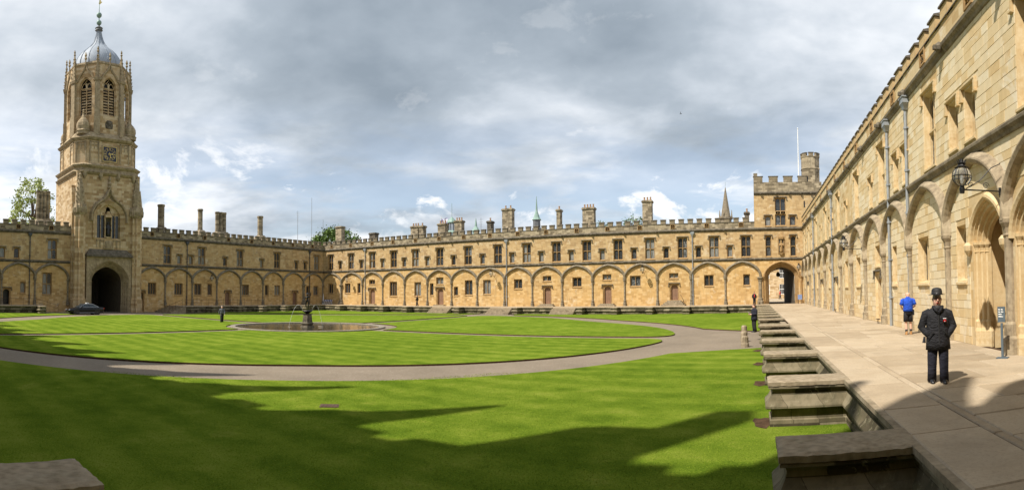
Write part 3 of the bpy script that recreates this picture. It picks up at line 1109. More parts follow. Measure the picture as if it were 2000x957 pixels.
names = {(1, 1): 'lawn', (1, -1): 'lawn', (-1, 1): 'lawn', (-1, -1): 'lawn'}
for sx in (1, -1):
    for sy in (1, -1):
        hp, hq = 0.75, 0.75
        pts = []
        a0 = math.asin(hp / R_POOL)
        a1 = PI / 2 - math.asin(hq / R_POOL)
        inner = [(R_POOL * math.cos(a1 + (a0 - a1) * i / 10), R_POOL * math.sin(a1 + (a0 - a1) * i / 10)) for i in range(11)]
        b0, b1 = 0.11, PI / 2 - 0.11
        angs = [b0 + (b1 - b0) * i / 40 for i in range(41)]
        outer = [(ring_r(R_IN, 3.4, a) * math.cos(a), ring_r(R_IN, 3.4, a) * math.sin(a)) for a in angs]
        k0 = (outer[0][0] - 1.6, hp)
        k1 = (hq, outer[-1][1] - 1.6)
        pts = bez((inner[-1][0], inner[-1][1]), (R_POOL + .6, hp), (R_POOL + 1.6, hp), 3) + bez(k0, (outer[0][0] + .4, hp + .1), outer[0], 8) + outer[1:-1] + bez(outer[-1], (hq + .1, outer[-1][1] + .4), k1, 8) + bez((hq, R_POOL + 1.6), (hq, R_POOL + .6), inner[0], 3) + inner[1:-1]
        poly = [(CX + sx * p, CY + .5 + sy * q) for p, q in pts]
        structure(ngon('lawn', poly, LAWN, 'lawn_grass', LAWN - .08))
        # corner lawn between the ring path and the terrace
        ex = (TE + .5 - CX) if sx > 0 else (CX - TW + .5)
        ey = (TN + .5 - CY) if sy > 0 else (CY - TS + .5)
        fe = 5.0 if sx > 0 else 6.0
        ring0, ring1 = 0.26, PI / 2 - 0.20
        if sx < 0:
            ring0 = 0.2
        angs = [ring0 + (ring1 - ring0) * i / 40 for i in range(41)]
        ring = [(ring_r(R_OUT, 2.4, a) * math.cos(a), ring_r(R_OUT, 2.4, a) * math.sin(a)) for a in angs]
        if sx > 0:
            side = bez((ex, 6.0), (ex - 2.6, 6.0), ring[0], 8) if sy < 0 else bez((ex, 4.0), (ex - 2.6, 5.0), ring[0], 8)
        else:
            side = bez((ex - 1.0, 12.0), (R_OUT + 1.6, 10.0), ring[0], 8)
        top = bez(ring[-1], (3.2, R_OUT + 1.5), (3.2, ey), 8) if sx > 0 else bez(ring[-1], (3.0, R_OUT + 1.5), (3.0, ey), 8)
        pts = side + ring[1:-1] + top + [(ex if sx > 0 else ex - 1.0, ey)]
        poly = [(CX + sx * p, CY + sy * q) for p, q in pts]
        structure(ngon('lawn', poly, LAWN, 'lawn_grass', LAWN - .08))

# ------------------------------------------------------------------ terraces
tf = MB()
tf.prism_z([(TE, TS - 6), (XE + .3, TS - 6), (XE + .3, YN + .3), (TE, YN + .3)], -1.2, -.03)
terr_e = structure(tf.build('terrace', 'soil'))
tf = MB()
tf.prism_z([(TW, TN), (TE, TN), (TE, YN + .3), (TW, YN + .3)], -1.2, -.002)
structure(tf.build('terrace', 'paving'))
tf = MB()
tf.prism_z([(XW - .3, 42.2), (TW, 42.2), (TW, YN + .3), (XW - .3, YN + .3)], -1.2, -.002)
structure(tf.build('terrace', 'paving'))
tf = MB()
tf.prism_z([(XW - .3, -5), (TW, -5), (TW, 20.8), (XW - .3, 20.8)], -1.2, -.002)
structure(tf.build('terrace', 'paving'))
tf = MB()
tf.prism_z([(TW, -5.5), (TE - .004, -5.5), (TE - .004, TS), (TW, TS)], -1.2, -.002)
structure(tf.build('terrace', 'paving'))
# slabs of the east terrace, laid as single stones where they can be told apart
rnd = random.Random(5)


def slab(x0, x1, y0, y1, parent):
    j = .011
    h = rnd.uniform(-.006, .006)
    mb = MB()
    b = .018
    mb.add([(x0 + j, y0 + j, -.06), (x1 - j, y0 + j, -.06), (x1 - j, y1 - j, -.06), (x0 + j, y1 - j, -.06), (x0 + j, y0 + j, h - b), (x1 - j, y0 + j, h - b), (x1 - j, y1 - j, h - b), (x0 + j, y1 - j, h - b),
            (x0 + j + b, y0 + j + b, h), (x1 - j - b, y0 + j + b, h), (x1 - j - b, y1 - j - b, h), (x0 + j + b, y1 - j - b, h)],
           [(0, 1, 5, 4), (1, 2, 6, 5), (2, 3, 7, 6), (3, 0, 4, 7), (4, 5, 9, 8), (5, 6, 10, 9), (6, 7, 11, 10), (7, 4, 8, 11), (8, 9, 10, 11)])
    mb.build('slab', 'paving_slab', parent)


y = 0.6
while y < 31:                                   # the long kerb stones along the edge
    l = rnd.uniform(1.5, 2.3)
    slab(TE - .02, 2.92, y, y + l, terr_e)
    y += l
kerb_end = y
y = 0.6
while y < 31:                                   # narrow band beside it
    l = rnd.uniform(1.6, 2.6)
    slab(2.92, 3.08, y, y + l, terr_e)
    y += l
n_slab = 0
y = 0.6
while y < 31 and n_slab < 250:
    d = rnd.uniform(.75, 1.25)
    x = 3.08
    cuts = [3.08]
    while x < XE - 1.6:
        x += rnd.uniform(.85, 1.7)
        if x < XE - .5:
            cuts.append(x)
    cuts.append(XE + .02)
    for a, b in zip(cuts, cuts[1:]):
        slab(a, b, y, y + d, terr_e)
        n_slab += 1
    y += d
fl = MB()
fl.box(TE - .02, XE + .02, max(y, kerb_end) - .4, YN, -.06, -.012)
fl.build('far_paving', 'paving', terr_e)

# moulded retaining wall of the terraces: profile (outward, z)
PROF = [(0.0, -.105), (.075, -.108), (.10, -.135), (.10, -.165), (.03, -.19), (.015, -.23), (.03, -.30), (.09, -.42), (.15, -.49), (.17, -.52), (.17, -.56), (.12, -.585), (.05, -.59), (.045, -.80), (.085, -.82), (.09, -1.2)]


def sweep_plan(mb, path, prof, mi=0):
    """path: plan points, outward is to the right of travel"""
    n = len(prof)
    rows = []
    for k, p in enumerate(path):
        ns = []
        for a, b in ((k - 1, k), (k, k + 1)):
            if a < 0 or b >= len(path):
                continue
            d = Vector((path[b][0] - path[a][0], path[b][1] - path[a][1])).normalized()
            ns.append(Vector((d.y, -d.x)))
        if len(ns) == 1:
            m = ns[0]
        else:
            m = (ns[0] + ns[1])
            m = m / max(m.dot(ns[0]), .2)
        rows.append([(p[0] + m.x * o, p[1] + m.y * o, z) for o, z in prof])
    vs = [q for r in rows for q in r]
    fs = []
    for k in range(len(rows) - 1):
        for i in range(n - 1):
            fs.append((k * n + i, k * n + i + 1, (k + 1) * n + i + 1, (k + 1) * n + i))
    mb.add(vs, fs, mi)


def buttress_mesh():
    # local: projects along -x from the terrace edge at x = 0, width along y
    mb = MB()
    L_, wd = 1.60, .34
    path = [(0.15, wd), (-L_, wd), (-L_, -wd), (0.15, -wd)]
    sweep_plan(mb, path, PROF)
    return mb.mesh('buttress', 'terrace_stone')


def buttress_coping_mesh(L_, wd, seed=0):
    """a worn slab: grid top with rounded, chipped arrises"""
    rr = random.Random(seed)
    o = .115
    x0, x1, y0, y1 = -L_ - o, .02, -wd - o, wd + o
    nx, ny = 26, 12
    mb = MB()
    vs, fs = [], []
    for j in range(ny + 1):
        for i in range(nx + 1):
            x, y_ = x0 + (x1 - x0) * i / nx, y0 + (y1 - y0) * j / ny
            edge = i == 0 or j in (0, ny)
            z_ = -.010 + rr.gauss(0, .0012) + .003 * math.sin(x * 5 + seed) * math.cos(y_ * 7)
            if edge:
                z_ -= .016 + abs(rr.gauss(0, .007))
                x += abs(rr.gauss(0, .004)) if i == 0 else 0
                y_ += (1 if j == 0 else -1 if j == ny else 0) * abs(rr.gauss(0, .005))
            vs.append((x, y_, z_))
    for j in range(ny):
        for i in range(nx):
            k = j * (nx + 1) + i
            fs.append((k, k + 1, k + nx + 2, k + nx + 1))
    loop = [j * (nx + 1) for j in range(ny, -1, -1)]
    loops = [[i for i in range(nx + 1)], [ny * (nx + 1) + i for i in range(nx, -1, -1)], loop]
    for lp in loops:
        base = len(vs)
        for k in lp:
            x, y_, z_ = vs[k]
            vs.append((x, y_, -.112 + rr.gauss(0, .003)))
        for q in range(len(lp) - 1):
            fs.append((lp[q], base + q, base + q + 1, lp[q + 1]))
    mb.add(vs, fs)
    return mb.mesh('coping_slab', 'coping_stone')


def terrace_wall(name, label, loc, rz, cents, lo, hi, steps=()):
    """local x = 0 is the terrace edge, the wall faces -x and runs along y"""
    root = thing(name, label, 'wall', loc, rz)
    spans = []
    cur = lo
    for a, b in sorted(steps):
        spans.append((cur, a))
        cur = b
    spans.append((cur, hi))
    for a, b in spans:
        mb = MB()
        sweep_plan(mb, [(0, b), (0, a)][::-1] if False else [(0, a), (0, b)][::-1], PROF)
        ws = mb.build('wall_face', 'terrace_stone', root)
        cp = MB()
        cp.box(-.12, 0.0, a, b, -.105, -.014)
        cp.build('edge_coping', 'coping_stone', ws)
    bm_ = cached('buttress', buttress_mesh)
    for c in cents:
        if any(a - .3 < c < b + .3 for a, b in steps):
            continue
        b = put('buttress', bm_, root, (0, c, 0))
        sd_ = int(abs(c) * 10) % 5
        put('coping_slab', cached(('bcop', sd_), lambda: buttress_coping_mesh(1.60, .34, sd_)), b)
    return root


E_PIL_Y = [13.38 + 4.78 * k for k in range(-2, 14)]
E_BUT = [1.95, 6.85, 11.95, 16.95, 21.4, 26.1, 30.5, 37.0, 41.6, 46.3, 51.0, 55.7, 60.4, 65.1]
terrace_wall('terrace_wall', 'moulded stone terrace wall with buttresses beside the paved walk on the right', (TE, 0, 0), 0, E_BUT, TS, TN, steps=[(31.1, 36.3)])
N_PIL_X = [-75.1, -70.24, -65.05, -60.37, -55.6, -50.93, -46.25, -41.56, -36.82, -32.21, -27.46, -22.84, -18.11, -13.44, -8.71, -3.98, 0.8]
# north terrace wall: faces -y, so its local y runs towards -x ... rotate by +90 degrees
NSTEP = [(-46.9, -43.4), (-36.9, -33.3), (-27.2, -23.8)]
terrace_wall('terrace_wall', 'long low terrace wall with buttresses under the sunlit range opposite', (0, TN, 0), R(90), [-x for x in N_PIL_X[1:-1]], -TE, -TW, steps=[(-b, -a) for a, b in NSTEP])
terrace_wall('terrace_wall', 'shaded terrace wall with railing between the gate tower and the far corner', (TW, 0, 0), R(180), [-y for y in (46.2, 51, 55.9, 60.7, 65.4)], -TN, -42.2)
terrace_wall('terrace_wall', 'short shaded terrace wall left of the parked car', (TW, 0, 0), R(180), [-y for y in (3, 7.7, 12.4, 19.9)], -20.8, -TS)
terrace_wall('terrace_wall', 'terrace wall at the bottom left corner with one brown coping slab in view', (0, TS, 0), R(-90), [-5.6], TW, TE)


def steps(name, label, loc, rz, width, n=5, rise=.19, tread=.34, grp=None):
    """local: descends along -x from the terrace edge, centred on y = 0"""
    root = thing(name, label, 'steps', loc, rz, grp)
    for k in range(n):
        z1 = -rise * (k + 1) + rise * 0.0
        mb = MB()
        mb.box(-tread * (k + 1), .1 if k == 0 else -tread * k + .02, -width / 2, width / 2, -1.15, -.004 - rise * k - (.0 if k else .0))
        if k:
            pass
        mb.build('step', 'coping_stone', root)
    return root


steps('stone_steps', 'stone steps down from the right-hand terrace to the ring path', (TE, 33.7, -.19), 0, 5.0, 4)
for (a, b), lab in zip(NSTEP, ('flight of pale steps opposite, leftmost of three under the sunlit range', 'middle flight of pale steps under the sunlit range opposite', 'flight of pale steps opposite, rightmost of three under the sunlit range')):
    steps('stone_steps', lab, ((a + b) / 2, TN, -.19), R(90), b - a, 4)

# ------------------------------------------------------------------ north range (sunlit, opposite)
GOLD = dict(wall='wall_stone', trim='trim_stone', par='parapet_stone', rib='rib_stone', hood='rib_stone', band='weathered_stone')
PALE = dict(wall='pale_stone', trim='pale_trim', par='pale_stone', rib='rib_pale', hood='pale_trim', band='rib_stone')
north = thing('stone_range', 'long sunlit battlemented stone range with blind arches facing the camera', 'building', (XW, YN, 0))
nU = lambda x: x - XW
wins, doors = [], []
for x in (-73.05, -67.84, -62.75, -57.95, -53.35, -48.48, -43.18, -37.9, -33.07, -28.31, -23.64, -19.01, -14.42, -9.82, -5.44, -1.05):
    wins.append((nU(x), 6.52, 9.42, 1.36, 2, 2, True))
for x in (-70.56, -65.33, -60.37, -55.68, -50.93, -45.87, -40.58, -35.48, -30.72, -26.01, -21.35, -16.7, -12.13, -7.61, -3.27):
    wins.append((nU(x), 6.55, 8.1, .78, 1, 1, True))
for x, z0, z1, w_, nl, nr in ((-73.05, 2.1, 3.9, 1.3, 2, 1), (-68.68, 2.1, 3.95, 1.35, 2, 1), (-65.9, 2.1, 3.95, .74, 1, 1), (-62.8, 3.65, 4.5, 1.35, 2, 1), (-58.05, 1.6, 4.1, 1.6, 3, 1), (-52.9, 1.6, 3.95, 1.35, 2, 1),
                              (-50.1, 1.7, 3.7, .72, 1, 1), (-48.5, 3.5, 4.65, 1.4, 2, 1), (-45.45, 1.65, 3.1, .76, 1, 1), (-43.1, 1.75, 4.1, 1.4, 2, 1), (-39.84, 1.85, 4.1, 1.34, 2, 1), (-34.53, 2.65, 4.1, 1.36, 2, 1),
                              (-29.85, 3.7, 4.5, 1.36, 2, 1), (-25.19, 2.8, 4.2, 1.4, 2, 1), (-20.7, 3.7, 4.55, 1.3, 2, 1), (-16.58, 2.75, 4.25, 1.54, 2, 1), (-11.12, 3.75, 4.5, 1.3, 2, 1), (-6.24, 2.6, 4.15, 1.34, 2, 1), (-1.05, 2.6, 4.15, .95, 1, 1)):
    wins.append((nU(x), z0, z1, w_, nl, nr, False))
for x, z0, z1, w_ in ((-62.8, .2, 2.95, 1.45), (-48.45, .2, 2.95, 1.4), (-29.82, .35, 2.95, 1.35), (-20.65, .35, 2.95, 1.35), (-11.07, .75, 3.0, 1.3)):
    doors.append((nU(x), z0, z1, w_))
build_range(north, 0, nU(.15), [nU(x) for x in N_PIL_X], wins, doors, [nU(x) for x in (-64.36, -36.41, -8.45)], GOLD, zb=-.2, pilskip=[0.0], widepil=[nU(-70.24), nU(.8)], skip=[])
for x, n in ((-62.8, 1), (-48.45, 1), (-29.82, 2), (-20.65, 2), (-11.07, 4)):
    for k in range(n):
        o_ = .9 + .34 * (n - 1 - k)
        wd = (1.0 if n < 4 else .95) + .22 * (n - 1 - k)
        MB().box(-wd, wd, -o_ + .3, 0, .18 * k - .02, .18 * (k + 1)).build('doorstep', 'coping_stone', north, (nU(x), 0, 0))
for a, b, zt, pots, fl in ((-73.57, -72.06, 15.0, 0, 0), (-65.06, -63.67, 13.13, 0, 0), (-55.67, -54.15, 13.64, 3, 0), (-53.97, -53.08, 13.61, 1, 0), (-50.09, -48.63, 13.68, 3, 0), (-46.83, -45.48, 13.95, 3, 0), (-40.75, -40.03, 13.47, 1, 0), (-38.07, -36.38, 15.21, 2, 0),
                           (-28.97, -28.4, 14.51, 1, 0), (-24.87, -23.09, 14.5, 4, 0), (-15.81, -14.46, 15.08, 3, 0), (-1.2, -.55, 12.93, 1, 0)):
    chimney(north, nU(a), nU(b), 1.9, 2.9, zt, 'parapet_stone' if zt > 13.5 else 'weathered_stone', pots)

# ------------------------------------------------------------------ corner tower with the gate (far right corner)
ctower = thing('gate_tower', 'square battlemented corner tower with archway, octagonal turret and flagpole', 'tower', (.15, YN, 0))
cw_ = 9.4
GX = 3.62       # local centre of the archway
hs = [(GX - 2.35, GX + 2.35, -.2, 5.75)]
hs.append(window(ctower, GX, 10.72, 1.5, 1.6, 2, 1, 'trim_stone', False))
hs.append(window(ctower, GX, 12.72, 1.5, 1.85, 2, 1, 'trim_stone', True, sill=False))
for x in (1.88, 5.29):
    hs.append(window(ctower, x, 6.5, .82, 2.85, 1, 2, 'trim_stone', True))
    hs.append(window(ctower, x, 10.7, .86, 1.4, 1, 1, 'trim_stone', True))
mb = MB()
wall_grid(mb, 0, cw_, -.2, 15.25, hs)
d_ = 9.0
for x in (0, cw_):
    mb.quad((x, 0, 10.2 if x == 0 else -.2), (x, d_, 10.2 if x == 0 else -.2), (x, d_, 15.25), (x, 0, 15.25))
mb.quad((0, d_, 6.5), (cw_, d_, 6.5), (cw_, d_, 15.25), (0, d_, 15.25))
mb.quad((0, 0, 15.25), (cw_, 0, 15.25), (cw_, d_, 15.25), (0, d_, 15.25))
# spandrels of the archway at the wall face
arched_cell(mb, GX - 2.35, GX + 2.35, -.2, 5.75, GX - 2.3, GX + 2.3, -.2, 3.7, 5.62, 0.001, .12, 'tudor', n=20)
mb.build('wall', 'wall_stone', ctower)
ar = MB()
for k in range(5):
    wk = 4.6 - .2 * k
    arched_cell(ar, GX - wk / 2 - .001, GX + wk / 2 + .001, -.2, 5.61 - .12 * k + .02, GX - wk / 2 + .1, GX + wk / 2 - .1, -.2, 3.7, 5.52 - .12 * k, .12 + .11 * k, .12 + .11 * (k + 1), 'tudor', n=20)
    for s in (-1, 1):
        ar.tube([(GX + s * (wk / 2 - .04), .1 + .11 * k, -.1), (GX + s * (wk / 2 - .04), .1 + .11 * k, 3.7)], .06, 6)
ar.sweep_arch(arc(GX, 4.75, 3.75, 5.72, 'tudor', 24), [(-.1, 0), (-.08, .12), (.05, .2), (.12, .18), (.24, 0)])
ar.build('archway', 'trim_stone', ctower)
for s, x in ((1, .65), (1, 1.0), (-1, 6.25)):
    pier = MB().lathe([(.24, -.1), (.24, .5), (.17, .6), (.15, 3.4), (.24, 3.6), (.26, 3.75)], 8, (x, -.06, 0))
    pier.build('pier', 'trim_stone', ctower)
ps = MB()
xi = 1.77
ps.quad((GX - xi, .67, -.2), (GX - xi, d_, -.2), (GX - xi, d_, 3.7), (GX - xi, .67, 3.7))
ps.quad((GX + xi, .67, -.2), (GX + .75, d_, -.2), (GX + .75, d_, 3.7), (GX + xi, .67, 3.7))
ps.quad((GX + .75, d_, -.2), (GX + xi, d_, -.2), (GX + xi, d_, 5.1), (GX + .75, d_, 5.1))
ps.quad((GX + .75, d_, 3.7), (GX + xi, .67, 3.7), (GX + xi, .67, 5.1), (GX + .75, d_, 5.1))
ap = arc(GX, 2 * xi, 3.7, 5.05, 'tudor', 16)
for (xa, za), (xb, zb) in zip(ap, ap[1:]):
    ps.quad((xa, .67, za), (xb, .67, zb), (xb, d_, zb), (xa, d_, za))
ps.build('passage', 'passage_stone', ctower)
MB().lathe([(.02, 0), (.26, .1), (.3, .35), (.2, .6), (.05, .75)], 8).build('hanging_lantern', 'iron', ctower, (GX - .35, 3.5, 3.75))
for u1_, z_, sec_ in ((6.57, Z_STR, STRING), (6.57, Z_COR, CORN[:6]), (cw_, 15.22, CORN[:6])):
    st = MB()
    course(st, 0, u1_, z_, sec_)
    st.build('string_course', 'weathered_stone', ctower)
tp = MB()
tp.box(0, cw_, 0, .32, 15.45, 16.75)
tp.box(0, .32, .32, d_, 15.45, 16.75)
tpar = tp.build('parapet', 'parapet_stone', ctower)
bigm = MB()
bigm.box(-.62, .62, -.02, .36, 0, .74, 0)
bigm.box(-.70, .70, -.08, .42, .74, .84, 1)
bm_me = bigm.mesh('merlon', ['parapet_stone', 'weathered_stone'])
for x in (.62, 2.72, 4.75, 6.75):
    put('merlon', bm_me, tpar, (x, 0, 16.75))
for y_ in (1.6, 3.4, 5.2, 7.2):
    put('merlon', bm_me, tpar, (.34, y_, 16.75), R(-90))
for x in (1.0, 3.05, 4.85, 6.5, 7.9):
    put('boss', cached('boss', boss_mesh), ctower, (x, -.04, 15.2))
MB().box(.0, .55, .9, 1.9, 17.55, 18.2).build('chimney', 'parapet_stone', ctower)
tu = MB()
tu.lathe([(1.33, 14.6), (1.33, 18.6), (1.42, 18.7), (1.33, 18.85), (1.33, 20.25), (1.40, 20.3), (1.40, 20.42)], 8, (8.02, 1.36, 0), phase=PI / 8)
tur = tu.build('turret', 'parapet_stone', ctower)
for k in range(8):
    a = PI / 8 + PI / 4 * k + PI / 8
    put('merlon', cached('tmer', lambda: MB().box(-.33, .33, -.14, .14, 0, .42).box(-.38, .38, -.18, .18, .42, .5, 1).mesh('merlon', ['parapet_stone', 'weathered_stone'])), tur, (8.02 + 1.18 * math.cos(a), 1.36 + 1.18 * math.sin(a), 20.42), a + PI / 2)
MB().box(-.09, .09, 0, .02, 0, .9).build('slit_window', 'black_paint', tur, (7.45, .12, 16.6))
MB().box(-.09, .09, 0, .02, 0, .9).build('slit_window', 'black_paint', ctower, (6.95, -.006, 13.2))
pan = MB()
for x in (-.35, .35):
    pan.box(GX + x - .3, GX + x + .3, .0, .02, 12.34, 12.70)
    pan.lathe([(.16, -.03), (.05, .02)], 6, (GX + x, 0, 12.52))
pan.build('carved_panel', 'trim_stone', ctower)
nic = MB()
nic.box(-.34, .34, .0, .03, 0, 2.3, 1)
nic.frustum(0, -.12, -.35, 0, .1, .08, .34, .18)
nic.box(-.44, -.34, -.10, .02, -.1, 2.1)
nic.box(.34, .44, -.10, .02, -.1, 2.1)
nic.frustum(0, -.10, 1.85, 2.15, .30, .14, .40, .2)
nic.frustum(0, -.10, 2.15, 2.75, .36, .16, .08, .06)
nc = nic.build('niche', ['trim_stone', 'weathered_stone'], ctower, (GX + .0, -.01, 7.0))
sg = MB()
sg.loft([(0, 0, 0, .22, .14), (0, 0, .3, .2, .13), (0, 0, .8, .19, .13), (0, 0, 1.15, .22, .13), (0, 0, 1.3, .17, .1), (0, 0, 1.36, .07, .07), (0, 0, 1.42, .1, .1), (0, 0, 1.55, .11, .11), (0, 0, 1.66, .06, .06)], 12)
sg.tube([(-.2, -.03, 1.22), (-.27, -.1, .95), (-.08, -.2, .95)], [.06, .06, .05], 6)
sg.tube([(.2, -.03, 1.22), (.27, -.08, .95), (.12, -.2, 1.05)], [.06, .06, .05], 6)
sg.build('statue', 'trim_stone', nc, (0, -.16, .02), smooth=True)
fp = MB().tube([(0, 0, 0), (0, 0, 8.4)], [.085, .05], 8)
fp.lathe([(.02, 8.4), (.1, 8.5), (.02, 8.62)], 6)
fp.build('flagpole', 'white_paint', ctower, (6.35, 1.2, 16.0))

# ------------------------------------------------------------------ east range (pale, near, on the right)
east = thing('stone_range', 'near pale stone range with blind arches and lanterns along the right-hand terrace', 'building', (XE, YN, 0), R(-90))
eU = lambda y_: YN - y_
wins, doors = [], []
for y_ in (12.05, 20.0, 28.1, 35.2, 43.2, 51.1, 59.0, 67.0, 73.2):
    wins.append((eU(y_), 6.5, 9.4, 1.36, 2, 2, True))
for y_ in (15.98, 17.45, 23.55, 25.15, 30.8, 39.4, 46.6, 48.1, 54.6, 62.5, 64.1, 70.2):
    wins.append((eU(y_), 6.55, 8.15, .84, 1, 1, True))
for y_, w_, nl in ((17.0, .84, 1), (21.2, 1.4, 2), (25.8, .84, 1), (35.2, 1.36, 2), (39.9, 1.3, 2), (43.2, .8, 1), (49.1, 1.3, 2), (52.6, .8, 1), (58.7, 1.3, 2), (63.4, 1.3, 2), (67.0, .8, 1), (73.0, 1.3, 2)):
    wins.append((eU(y_), 2.05, 3.88, w_, nl, 1, False))
wins.append((eU(29.5), 3.1, 4.2, 1.2, 2, 1, False))
for y_ in (29.5, 44.9, 54.4, 68.6):
    doors.append((eU(y_), .05, 2.72, 1.4))
POR = [(14.88, 2.35), (11.9, 2.5)]
holes = [(eU(c) - w_ / 2, eU(c) + w_ / 2, -.1, 4.42) for c, w_ in POR]
epil = sorted(eU(y_) for y_ in E_PIL_Y)
build_range(east, 0, eU(-4.2), epil, wins, doors, [eU(22.95), eU(26.35), eU(46.3), eU(61.0)], PALE, zb=-.1, holes=holes, pilskip=[epil[0]])
for c, w_ in POR:
    u = eU(c)
    po = MB()
    arched_cell(po, u - w_ / 2, u + w_ / 2, -.1, 4.42, u - w_ / 2 + .04, u + w_ / 2 - .04, -.1, 3.12, 4.36, .002, .10, 'pointed', n=20)
    for k in range(3):
        wk = w_ - .08 - .2 * k
        arched_cell(po, u - wk / 2 - .001, u + wk / 2 + .001, -.1, 4.36 - .09 * k, u - wk / 2 + .1, u + wk / 2 - .1, -.1, 3.12, 4.24 - .13 * k, .10 + .13 * k, .10 + .13 * (k + 1), 'pointed', n=20)
    pd = po.build('porch', 'pale_trim', east)
    for k in (0, 1, 2):
        wk = w_ - .08 - .2 * k
        for s in (-1, 1):
            MB().lathe([(.15, -.05), (.15, .45), (.11, .55), (.11, .75), (.065, .82), (.06, 2.9), (.085, 2.93), (.07, 2.97), (.08, 3.06), (.13, 3.16), (.13, 3.24)], 10).build('shaft', 'pale_trim', pd, (u + s * (wk / 2 - .03), .12 + .13 * k, 0), smooth=False)
    # inner hall of the porch: back wall with a traceried wooden screen
    wi = w_ - .68
    ins = MB()
    ins.box(u - w_, u - wi / 2 - .05, .50, 2.6, -.1, 4.5)
    ins.box(u + wi / 2 + .05, u + w_, .50, 2.6, -.1, 4.5)
    ins.box(u - w_, u + w_, 2.6, 2.7, -.1, 4.5)
    ins.box(u - w_, u + w_, .50, 2.6, 4.5, 4.6)
    ins.build('porch_recess', 'pale_trim', pd)
    sc_ = MB()
    sc_.box(u - wi / 2 - .1, u + wi / 2 + .1, 1.25, 1.32, 0, .95)
    for k in range(4):
        x = u - wi / 2 + wi * k / 3
        sc_.box(x - .05, x + .05, 1.18, 1.36, 0, 3.6)
    for z in (.95, 1.62, 2.5):
        sc_.box(u - wi / 2 - .1, u + wi / 2 + .1, 1.2, 1.34, z - .05, z + .05)
    for k in range(3):
        x = u - wi / 2 + wi * (k + .5) / 3
        sc_.box(x - wi / 6, x + wi / 6, 1.26, 1.30, 2.5, 3.5)
        ringp = [(x + .15 * math.cos(a), 1.22, 1.95 + .15 * math.sin(a)) for a in [2 * PI * i / 12 for i in range(13)]]
        sc_.tube(ringp, .035, 5)
        for a in range(4):
            sc_.tube([(x + .05 * math.cos(a * PI / 2), 1.22, 1.95 + .05 * math.sin(a * PI / 2)), (x + .14 * math.cos(a * PI / 2), 1.22, 1.95 + .14 * math.sin(a * PI / 2))], .03, 5)
    sc_.build('screen', 'honey_wood', pd)
hb = MB()
for c, w_ in POR:
    hb.sweep_arch(arc(eU(c), w_ + .1, 3.12, 4.45, 'pointed', 22), [(-.04, 0), (-.03, .08), (.05, .13), (.13, .12), (.2, 0)])
hb.build('hood_mould', 'pale_trim', east)
for s in (-1, 1):
    MB().lathe([(.03, -.28), (.14, -.1), (.16, .06), (.08, .16)], 7, (0, -.1, 0)).build('corbel', 'pale_trim', east, (eU(14.88) + s * 1.3, 0, 3.08))

# single stones of the near part of the east range
occ = []
for (u, z0, z1, w_, nl, nr, hood) in wins:
    occ.append((u - w_ / 2 - (.02), u + w_ / 2 + .02, z0 - .16, z1 + .02))
    if hood:
        occ.append((u - w_ / 2 - .3, u + w_ / 2 + .3, z1 + .0, z1 + .25))
for d in doors:
    occ.append((d[0] - d[3] / 2 - .02, d[0] + d[3] / 2 + .02, d[1] - .1, d[2] + .3))
for h in holes:
    occ.append((h[0] - .24, h[1] + .24, h[2], h[3] + .25))
rs = random.Random(21)
stones = []
z = 0.0
while z < Z_COR - .26:
    h = rs.choice((.22, .26, .29, .31, .34))
    if z < Z_STR - .2 < z + h:
        h = Z_STR - .2 - z
    if z + h > Z_COR - .24:
        h = Z_COR - .24 - z
    if Z_STR - .2 <= z < Z_STR + .19:
        z = Z_STR + .19
        continue
    if h < .08:
        z += h
        continue
    u = eU(37.0) + rs.uniform(0, .4)
    u_end = eU(10.2)
    while u < u_end:
        l = rs.choice((.34, .45, .55, .62, .75, .9))
        segs = [(u, u + l)]
        for a, b, c, d in occ:
            if c < z + h - .02 and d > z + .02:
                nxt = []
                for p, q in segs:
                    if q <= a or p >= b:
                        nxt.append((p, q))
                    else:
                        if p < a - .06:
                            nxt.append((p, a))
                        if q > b + .06:
                            nxt.append((b, q))
                segs = nxt
        for p, q in segs:
            stones.append((p, q, z, z + h))
        u += l
    z += h


def stone_geo(mb, p, q, z0, z1, pr):
    j, b = .0025, .007
    mb.add([(p + j, .004, z0 + j), (q - j, .004, z0 + j), (q - j, .004, z1 - j), (p + j, .004, z1 - j), (p + j + b, -pr, z0 + j + b), (q - j - b, -pr, z0 + j + b), (q - j - b, -pr, z1 - j - b), (p + j + b, -pr, z1 - j - b)],
           [(4, 5, 6, 7), (0, 1, 5, 4), (1, 2, 6, 5), (2, 3, 7, 6), (3, 0, 4, 7)])


def seen(s):
    y_ = YN - (s[0] + s[1]) / 2
    zc = (s[2] + s[3]) / 2
    dd = math.hypot(XE, y_)
    if (zc - CAM_Z) / dd * FOC > 585 - 0 or y_ < 12.4:
        return 0.0
    return (s[1] - s[0]) * (s[3] - s[2]) * XE / dd ** 3


stones.sort(key=seen, reverse=True)
east_wall = [c for c in east.children if c.name.startswith('wall')][0]
for s in stones[:295]:
    mb = MB()
    stone_geo(mb, s[0] - (s[0] + s[1]) / 2, s[1] - (s[0] + s[1]) / 2, s[2] - s[2], s[3] - s[2], rs.uniform(.012, .022))
    mb.build('stone', 'stone_block', east_wall, ((s[0] + s[1]) / 2, 0, s[2]))
rest = MB()
tint = []
for s in stones[295:]:
    n0 = len(rest.v)
    stone_geo(rest, *s, rs.uniform(.012, .022))
    tint += [rs.random()] * (len(rest.v) - n0)
so = rest.build('stone', 'stone_block', east_wall)
so['kind'] = 'stuff'
at_ = so.data.attributes.new('tint', 'FLOAT', 'POINT')
at_.data.foreach_set('value', tint)

